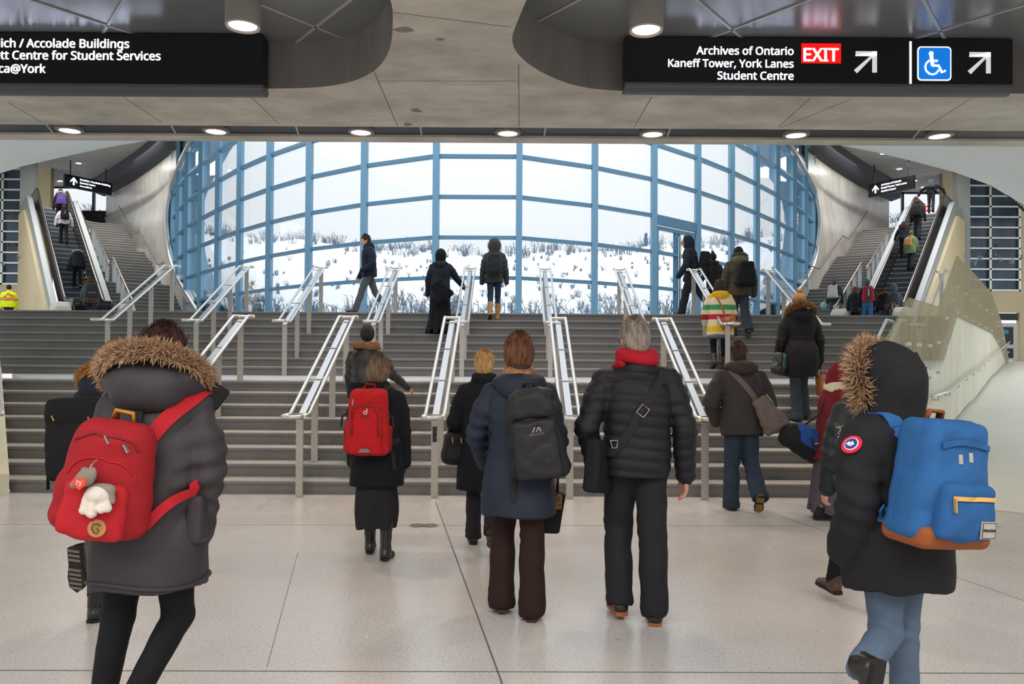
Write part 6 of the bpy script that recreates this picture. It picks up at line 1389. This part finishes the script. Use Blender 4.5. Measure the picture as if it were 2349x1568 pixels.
# ---------------- top of the stairs
p = Person('man in dark coat and grey trousers striding left along the window', (-2.98, 16.1, 2.4), 108, 1.68, {'lean': 2, 'L': (22, 4, 2, 8), 'R': (-20, 14, 2, -24), 'sup': 'L', 'LA': (-10, 14, 55, -12), 'RA': (4, 12, 30, 0), 'head': (18, 6, 0)}, .011)
p.body(mat('skin_pale', 'd6a594', .5), 'R', eyes=True); p.trousers(cloth('trousers_grey', '5a5e5e', .15), (.09, .07, .068), (8, .005), bottom=.03); p.shoes(mat('shoe_brown', '6a3a28', .4), S_blk, .05, .048)
parka(p, cloth('coat_midnight', '20283a', .2), .80, .195, (.078, .068, .056), seed=33); p.hair(H_brn, 'crop', 0, 1.0, seed=47); p.scarf(MATS['coat_midnight'], .078, .845, .05, name='collar')
m = MB(); A, N = p.cs.project([p.T(-.03, .3, 1.38), p.T(-.05, .3, 1.2), p.T(-.04, .3, 1.0), p.T(-.06, .3, .85)], .005); m.tube([tuple(a) for a in A], .005, 6); m.build('earphone_cord', mat('cord_white', 'd8d8d8'), p.root)
p = Person('woman in black headscarf and floor length black dress holding the stair rail', (-1.36, 14.62, 1.95), -4, 1.60, {'lean': 4, 'L': (8, 6, 1, 0), 'R': (-4, 6, 1, 0), 'sup': 'L', 'LA': (2, 14, 12, 6), 'RA': (26, 30, 50, 24), 'head': (6, -6, 0)}, .012, True)
p.body(SK2, 'LR'); p.skirt(C_wool, [(.03, .0, -.03, .26, .24), (.3, 0, 0, .2, .18), (.7, 0, 0, .18, .15), (.9, 0, 0, .16, .13)], (8, .008), (9, .014)); p.shoes(S_blk, S_blk, .04, .048)
parka(p, C_navy2, .62, .2, (.075, .064, .05), seed=35); p.hood_up(C_wool, .95, None, cut=.06); p.hood_down(C_navy2, .14, -.02, .08, .05)
b = Bag(p, 'shoulder_bag', p.T(.05, -.23, .80), rotm(0, -30, 0), 'slouchy black bag on the back of the woman in headscarf', 'bag', None, -.2)
d = SDF(); d.box(b.P(0, 0, 0), V3(.16, .05, .20), .05, b.R, taper=.2); d.post = lambda P: wr(P, 12, .012); b.put('bag_body', d, .012, C_wool); p.strap('strap', [p.T(-.1, .05, 1.33), p.T(-.08, -.12, 1.3), p.T(.05, -.18, 1.1), b.P(.03, 0, .18)], .03, S_blk, b.t, b.off)
p = Person('woman in grey green hooded parka, blue leggings and tan boots at the stair top', (-.36, 15.35, 2.25), 0, 1.60, {'lean': 3, 'L': (-6, 22, 0, -40), 'R': (12, 14, 0, 0), 'sup': 'R', 'LA': (0, 13, 10, 4), 'RA': (0, 13, 10, 4), 'head': (0, 0, 0)}, .012, True)
p.body(SK, ''); p.trousers(cloth('leggings_blue', '2c3c56', .15), (.082, .06, .048), (10, .003), name='leggings'); p.shoes(L_tan, S_blk, .26, .062, name='boot'); parka(p, cloth('parka_slate', '3e413e', .15), .74, .19, (.078, .066, .054), seed=37); p.hood_up(MATS['parka_slate'], 1.05, furmat('fur_slate', '8a8074', '4a443e'), .03, n=700, L=.05, cut=.0)
b = backpack(p, p.T(.0, -.24, 1.1), (.27, .40, .15), (2, 0, 0), 'dark grey backpack on the grey green parka', cloth('pack_slate', '2e3138', .15), .012, .3, None)
p = Person('person in black hooded jacket with backpack, seen in profile by the glass door', (3.80, 16.35, 2.4), 72, 1.72, {'lean': 8, 'L': (18, 6, 2, 6), 'R': (-22, 14, 2, -30), 'sup': 'L', 'LA': (10, 10, 34, 0), 'RA': (4, 12, 20, 0), 'head': (12, 0, 0)}, .012)
p.body(SK, '', eyes=True); p.trousers(C_trb, (.1, .085, .08), (8, .006), bottom=.03); p.shoes(S_blk, S_blk, .06, .05); parka(p, C_navy2, .82, .2, (.085, .074, .06), seed=39); p.hood_up(C_navy2, .98, None, cut=.05); glasses(p)
b = backpack(p, p.T(.0, -.27, 1.12), (.30, .46, .20), (8, 0, 0), 'black backpack on the hooded person by the glass door', MATS['pack_black'], .012, .2, (.22, .22, .06, -.08, MATS['pack_black']), sides=(-1,))
p = Person('small person in dark jacket and bobble hat behind the hooded person', (4.42, 17.0, 2.4), 20, 1.42, {'lean': 4, 'L': (12, 8, 2, 4), 'R': (-12, 20, 2, -24), 'sup': 'L', 'LA': (10, 16, 46, 4), 'RA': (10, 20, 55, 20), 'head': (4, 0, 0)}, .013)
p.body(SK, 'LR'); p.trousers(C_leg, (.09, .07, .06)); p.shoes(S_blk, S_blk); parka(p, C_black, .66, .19, seed=41); p.cap(C_black, 1.18, C_black, -.04); p.scarf(C_black, .1, .835, .05)
# ---------------- escalators and concourse
def strollers(label, loc, yaw, H, coatm, hem, legm, hair=None, hat=None, hood=None, furm=None, pose=None, w=.2, h=.019, shoe=S_blk, fem=True, hands='LR', skin=SK, boots=None):
    p = Person(label, loc, yaw, H, dict({'lean': 4, 'L': (12, 14, 2, 0), 'R': (-8, 16, 2, -20), 'sup': 'L', 'LA': (4, 12, 24, 2), 'RA': (4, 12, 24, 2)}, **(pose or {})), h, fem)
    p.body(skin, hands); p.trousers(legm, (.09, .068, .062), (10, .004), bottom=.02); p.shoes(shoe, S_blk, .06, .05); parka(p, coatm, hem, w, seed=int(abs(loc[0])*10))
    if hair: p.hair(hair[0], hair[1], hair[2] if len(hair) > 2 else 0, 1.05)
    if hat: p.cap(hat, 1.14, None, -.04, point=.02)
    if hood == 'up': p.hood_up(coatm, 1.05, furm, n=350, cut=.0)
    if hood == 'down': p.hood_down(coatm, .165, .0, .10, .07, furm, .035, .05, 500, ring=(.165, .13), tilt=.09)
    return p
def ez(a): return 2.45+.5829*(a-.5)+.0
L_, R_e = EP[-1], EP[1]
p = strollers('person in grey green fur hooded parka at the foot of the left escalator', at(208, 640, 26.3).to_2d().to_3d()+Vector((0, 0, 2.4)), 36, 1.72, C_par, .80, C_jeand, hood='down', furm=F_brn, w=.235, hair=(H_brn, 'crop'))
b = backpack(p, p.T(0, -.29, 1.16), (.38, .50, .2), (2, 0, 0), 'dark backpack with brown base at the foot of the left escalator', cloth('pack_grey', '3a3c42', .1), .018, .12, (.28, .2, .06, -.11, MATS['pack_grey'])); q = SDF(); q.box(b.P(0, 0, -.23), V3(.19, .1, .04), .03, b.R); b.put('base_panel', q, .016, M_suede)
A, N = on(b, 0, -.03, b.ps); b.mb(MB().bar(tuple(A-V3(.11, 0, 0)), tuple(A+V3(.11, 0, 0)), .02, .012, (0, 0, 1)), 'zip', mat('zip_white', 'd8d8d0'))
b2 = Bag(p, 'carrier_bag', p.T(-.30, .15, .45), rotm(0, 0, 0), 'soft black carrier bag hanging beside the grey green parka', 'bag', None, -.28); d = SDF(); d.box(b2.P(0, 0, 0), V3(.2, .15, .28), .1, b2.R, taper=.2); d.post = lambda P: wr(P, 9, .02); b2.put('bag_body', d, .018, C_black); b2.mb(MB().tube([b2.P(-.05, 0, .25), b2.P(0, 0, .4), b2.P(.05, 0, .25)], .015, 6), 'handle', C_black)
p = strollers('woman in dark navy jacket with pale fur hood on the left escalator', L_(3.1, .05, ez(3.1)), 36, 1.58, C_navy2, .80, C_leg, hood='down', furm=F_wht, shoe=L_tan, hair=(H_blk, 'crop'))
b = Bag(p, 'handbag', p.T(-.27, 0, .78), rotm(0, 0, 0), 'dark handbag at the side of the navy jacket on the escalator', 'handbag', None, -.15); d = SDF(); d.box(b.P(0, 0, 0), V3(.1, .08, .15), .05, b.R); b.put('bag_body', d, .018, C_black); b.mb(MB().tube([b.P(-.05, 0, .12), b.P(0, 0, .4), b.P(.05, 0, .12)], .012, 6), 'strap', C_black)
p = strollers('person in whitish coat on the left escalator', L_(6.6, .0, ez(6.6)), 36, 1.64, C_white, .82, C_leg, hair=(H_blk, 'bob'), w=.215, pose={'LA': (0, 22, 10, 8), 'RA': (0, 22, 10, 8)})
b = backpack(p, p.T(0, -.27, 1.2), (.30, .42, .18), (0, 0, 0), 'black square backpack on the whitish coat', MATS['pack_black'], .018, .05, None); b.mb(MB().bar(b.P(0, -.11, .12), b.P(0, -.11, -.12), .03, .012, (0, -1, 0)), 'orange_stripe', mat('stripe_orange', 'c8785a'))
p = strollers('person in black fur collared jacket near the top of the left escalator', L_(8.2, .05, ez(8.2)), 36, 1.66, C_black, .82, C_leg, hood='down', furm=F_wht, hair=(H_brn, 'crop'), w=.22)
b = backpack(p, p.T(0, -.27, 1.15), (.34, .46, .2), (0, 0, 0), 'purple backpack near the top of the left escalator', cloth('pack_purple', '5d4690', .15), .018, .2, None)
p = strollers('worker in yellow safety jacket and dark cap at the far left', at(20, 690, 29.5).to_2d().to_3d()+Vector((0, 0, 2.4)), 30, 1.66, cloth('hivis_yellow', 'dcef1c', .05), .80, C_trb, hat=C_black, w=.25, fem=False)
m = MB()
for z0 in (1.12,): pts = [p.T(.26*math.cos(t), .18*math.sin(t), z0) for t in np.linspace(0, 2*PI, 25)[:-1]]; A, N = p.cs.project(pts, .006); m.ribbon([tuple(a) for a in A]+[tuple(A[0])], [tuple(x) for x in N]+[tuple(N[0])], .1, .008)
m.build('orange_band', mat('hivis_orange', 'f0642c', .6), p.root)
m = MB(); A, N = p.cs.project(pts, .016); m.ribbon([tuple(a) for a in A]+[tuple(A[0])], [tuple(x) for x in N]+[tuple(N[0])], .05, .006); m.build('reflective_band', mat('reflective', 'a8a8aa', .4), p.root)
for sg in (-1, 1):
    A, N = p.cs.project([p.T(sg*.02, -.3, 1.40), p.T(sg*.1, -.3, 1.28), p.T(sg*.2, -.3, 1.16)], .012); MB().ribbon([tuple(a) for a in A], [tuple(x) for x in N], .07, .008).build('orange_stripe', MATS['hivis_orange'], p.root)
p = strollers('person in navy jacket, blue jeans and pointed grey hat at the right escalator', at(1990, 690, 25.2).to_2d().to_3d()+Vector((0, 0, 2.4)), -20, 1.66, C_navy2, .95, cloth('jeans_bright', '3f6fa0', .2), hat=cloth('hat_grey', '5a606c'), w=.21); p.scarf(cloth('collar_teal', '2a7a80'), .1, .845, .04)
b = backpack(p, p.T(0, -.28, 1.16), (.34, .46, .2), (0, 0, 0), 'red and grey backpack at the foot of the right escalator', cloth('pack_red', 'd02438', .1), .016, .12, (.17, .36, .07, -.01, cloth('pack_panel', '4a444c'))); A, N = on(b, 0, .05, b.ps); m = MB()
for k in range(4): m.box(A[0]-.02, A[0]+.02, A[1]-.012, A[1]-.002, A[2]-.11+k*.055, A[2]-.075+k*.055)
b.mb(m, 'mark', mat('print_white', 'e6dcd8'))
p = strollers('person in black puffer with long auburn hair left of the red backpack', at(1962, 700, 25.9).to_2d().to_3d()+Vector((0, 0, 2.4)), -20, 1.50, C_puff, .62, C_leg, hair=(hairm('hair_auburn', '8a5236', '4a2a1e'), 'long', .22), h=.017)
p = strollers('dark haired person with fur collar between the two backpacks at right', at(2028, 700, 26.2).to_2d().to_3d()+Vector((0, 0, 2.4)), -10, 1.46, C_black, .72, C_jeanl, hair=(H_blk, 'long', .1), hood='down', furm=F_gld)
b = Bag(p, 'handbag', p.T(.12, -.24, .80), rotm(0, -15, 0), 'brown and steel handbag carried between the two backpacks at right', 'handbag', None, -.15); d = SDF(); d.box(b.P(0, 0, 0), V3(.18, .07, .14), .05, b.R); b.put('bag_body', d, .018, L_brn); b.mb(MB().tube([b.P(-.1, 0, .12), b.P(0, 0, .36), b.P(.1, 0, .12)], .014, 6), 'strap', L_brn)
p = strollers('person in grey hooded coat at the foot of the right escalator', at(2050, 690, 26.9).to_2d().to_3d()+Vector((0, 0, 2.4)), -30, 1.66, C_grey, .70, C_trb, hood='up', furm=F_gld, w=.215)
b = backpack(p, p.T(0, -.28, 1.12), (.32, .46, .2), (0, 0, 0), 'slate backpack on the grey hooded coat', cloth('pack_slate2', '3c4650', .1), .018, .2, (.24, .2, .06, -.09, MATS['pack_slate2']))
p = strollers('person in dark green jacket with grey cap on the right side stairs', R_e(.35, 1.55, 2.72), -30, 1.68, cloth('jacket_forest', '38463a', .1), .82, C_jeanl, hat=cloth('hat_greyblue', '6a6a74'), w=.22)
b = backpack(p, p.T(-.03, -.28, 1.15), (.33, .46, .19), (0, 0, 0), 'white backpack on the dark green jacket', cloth('pack_white', 'd8d4d0', .08), .018, .15, (.25, .2, .05, -.1, MATS['pack_white']))
b = Bag(p, 'plastic_bag', p.T(-.36, .02, .70), rotm(0, 0, 0), 'small pale green plastic bag in the left hand of the dark green jacket', 'bag', None, -.12); d = SDF(); d.ell(b.P(0, 0, 0), V3(.13, .1, .13)); d.cone(b.P(0, 0, .06), b.P(.03, 0, .16), .06, .02, .04); d.post = lambda P: wr(P, 16, .012); b.put('bag_body', d, .018, mat('bag_mint', 'a8dcd2', .4)); b.mb(MB().tube([b.P(.02, 0, .12), b.P(.05, 0, .2)], .015, 6), 'handle', mat('bag_mint', 'a8dcd2', .4))
p = strollers('person in long olive green coat on the right escalator', R_e(4.9, -.18, ez(4.9)), -36, 1.56, C_grn, .62, C_jean, hair=(hairm('hair_ginger', 'a06a48', '5a3424'), 'crop'), w=.22)
b = backpack(p, p.T(-.06, -.27, 1.05), (.28, .30, .14), (0, 0, 0), 'tan leather backpack on the olive green coat', L_tan, .018, .1, None); q = SDF(); q.box(b.P(0, -.06, .06), V3(.13, .03, .08), .02, b.R); b.put('flap', q, .016, L_tan)
p = strollers('person in navy jacket with rusty hood standing left on the right escalator', R_e(5.9, .26, ez(5.9)), -36, 1.52, C_navy2, .80, C_leg, hood='down', furm=furmat('fur_rust', 'a0623c', '5a3220'), hair=(H_blk, 'crop'), pose={'LA': (20, 30, 40, 20)})
p = strollers('man in dark jacket climbing the right escalator', R_e(7.5, .0, ez(7.5)), -36, 1.72, C_black, .92, C_trb, hair=(H_brn, 'crop'), fem=False, w=.22)
b = backpack(p, p.T(0, -.27, 1.2), (.32, .44, .2), (0, 0, 0), 'black backpack on the man climbing the right escalator', MATS['pack_black'], .018, .2, None)
p = strollers('person leaning forward at the top of the right escalator', R_e(10.3, -.1, ez(10.2)), -36, 1.68, C_black, .90, C_trb, hair=(H_brn, 'crop'), fem=False, w=.22, pose={'lean': 38, 'LA': (30, 60, 10, 30), 'RA': (30, 50, 20, 20)})
b = backpack(p, p.T(0, -.27, 1.2), (.32, .46, .2), (-30, 0, 0), 'grey backpack on the person leaning at the top of the right escalator', MATS['pack_grey'], .018, .2, None)
c = at(1482, 562, 52); p = strollers('tiny person in blue jacket far off on the snow bank', Vector((c.x, 52, hz(c.x, 52))), 90, 1.5, mat('jacket_cyan', '2f6f90', .7), .7, C_jean, hood='up', h=.022)
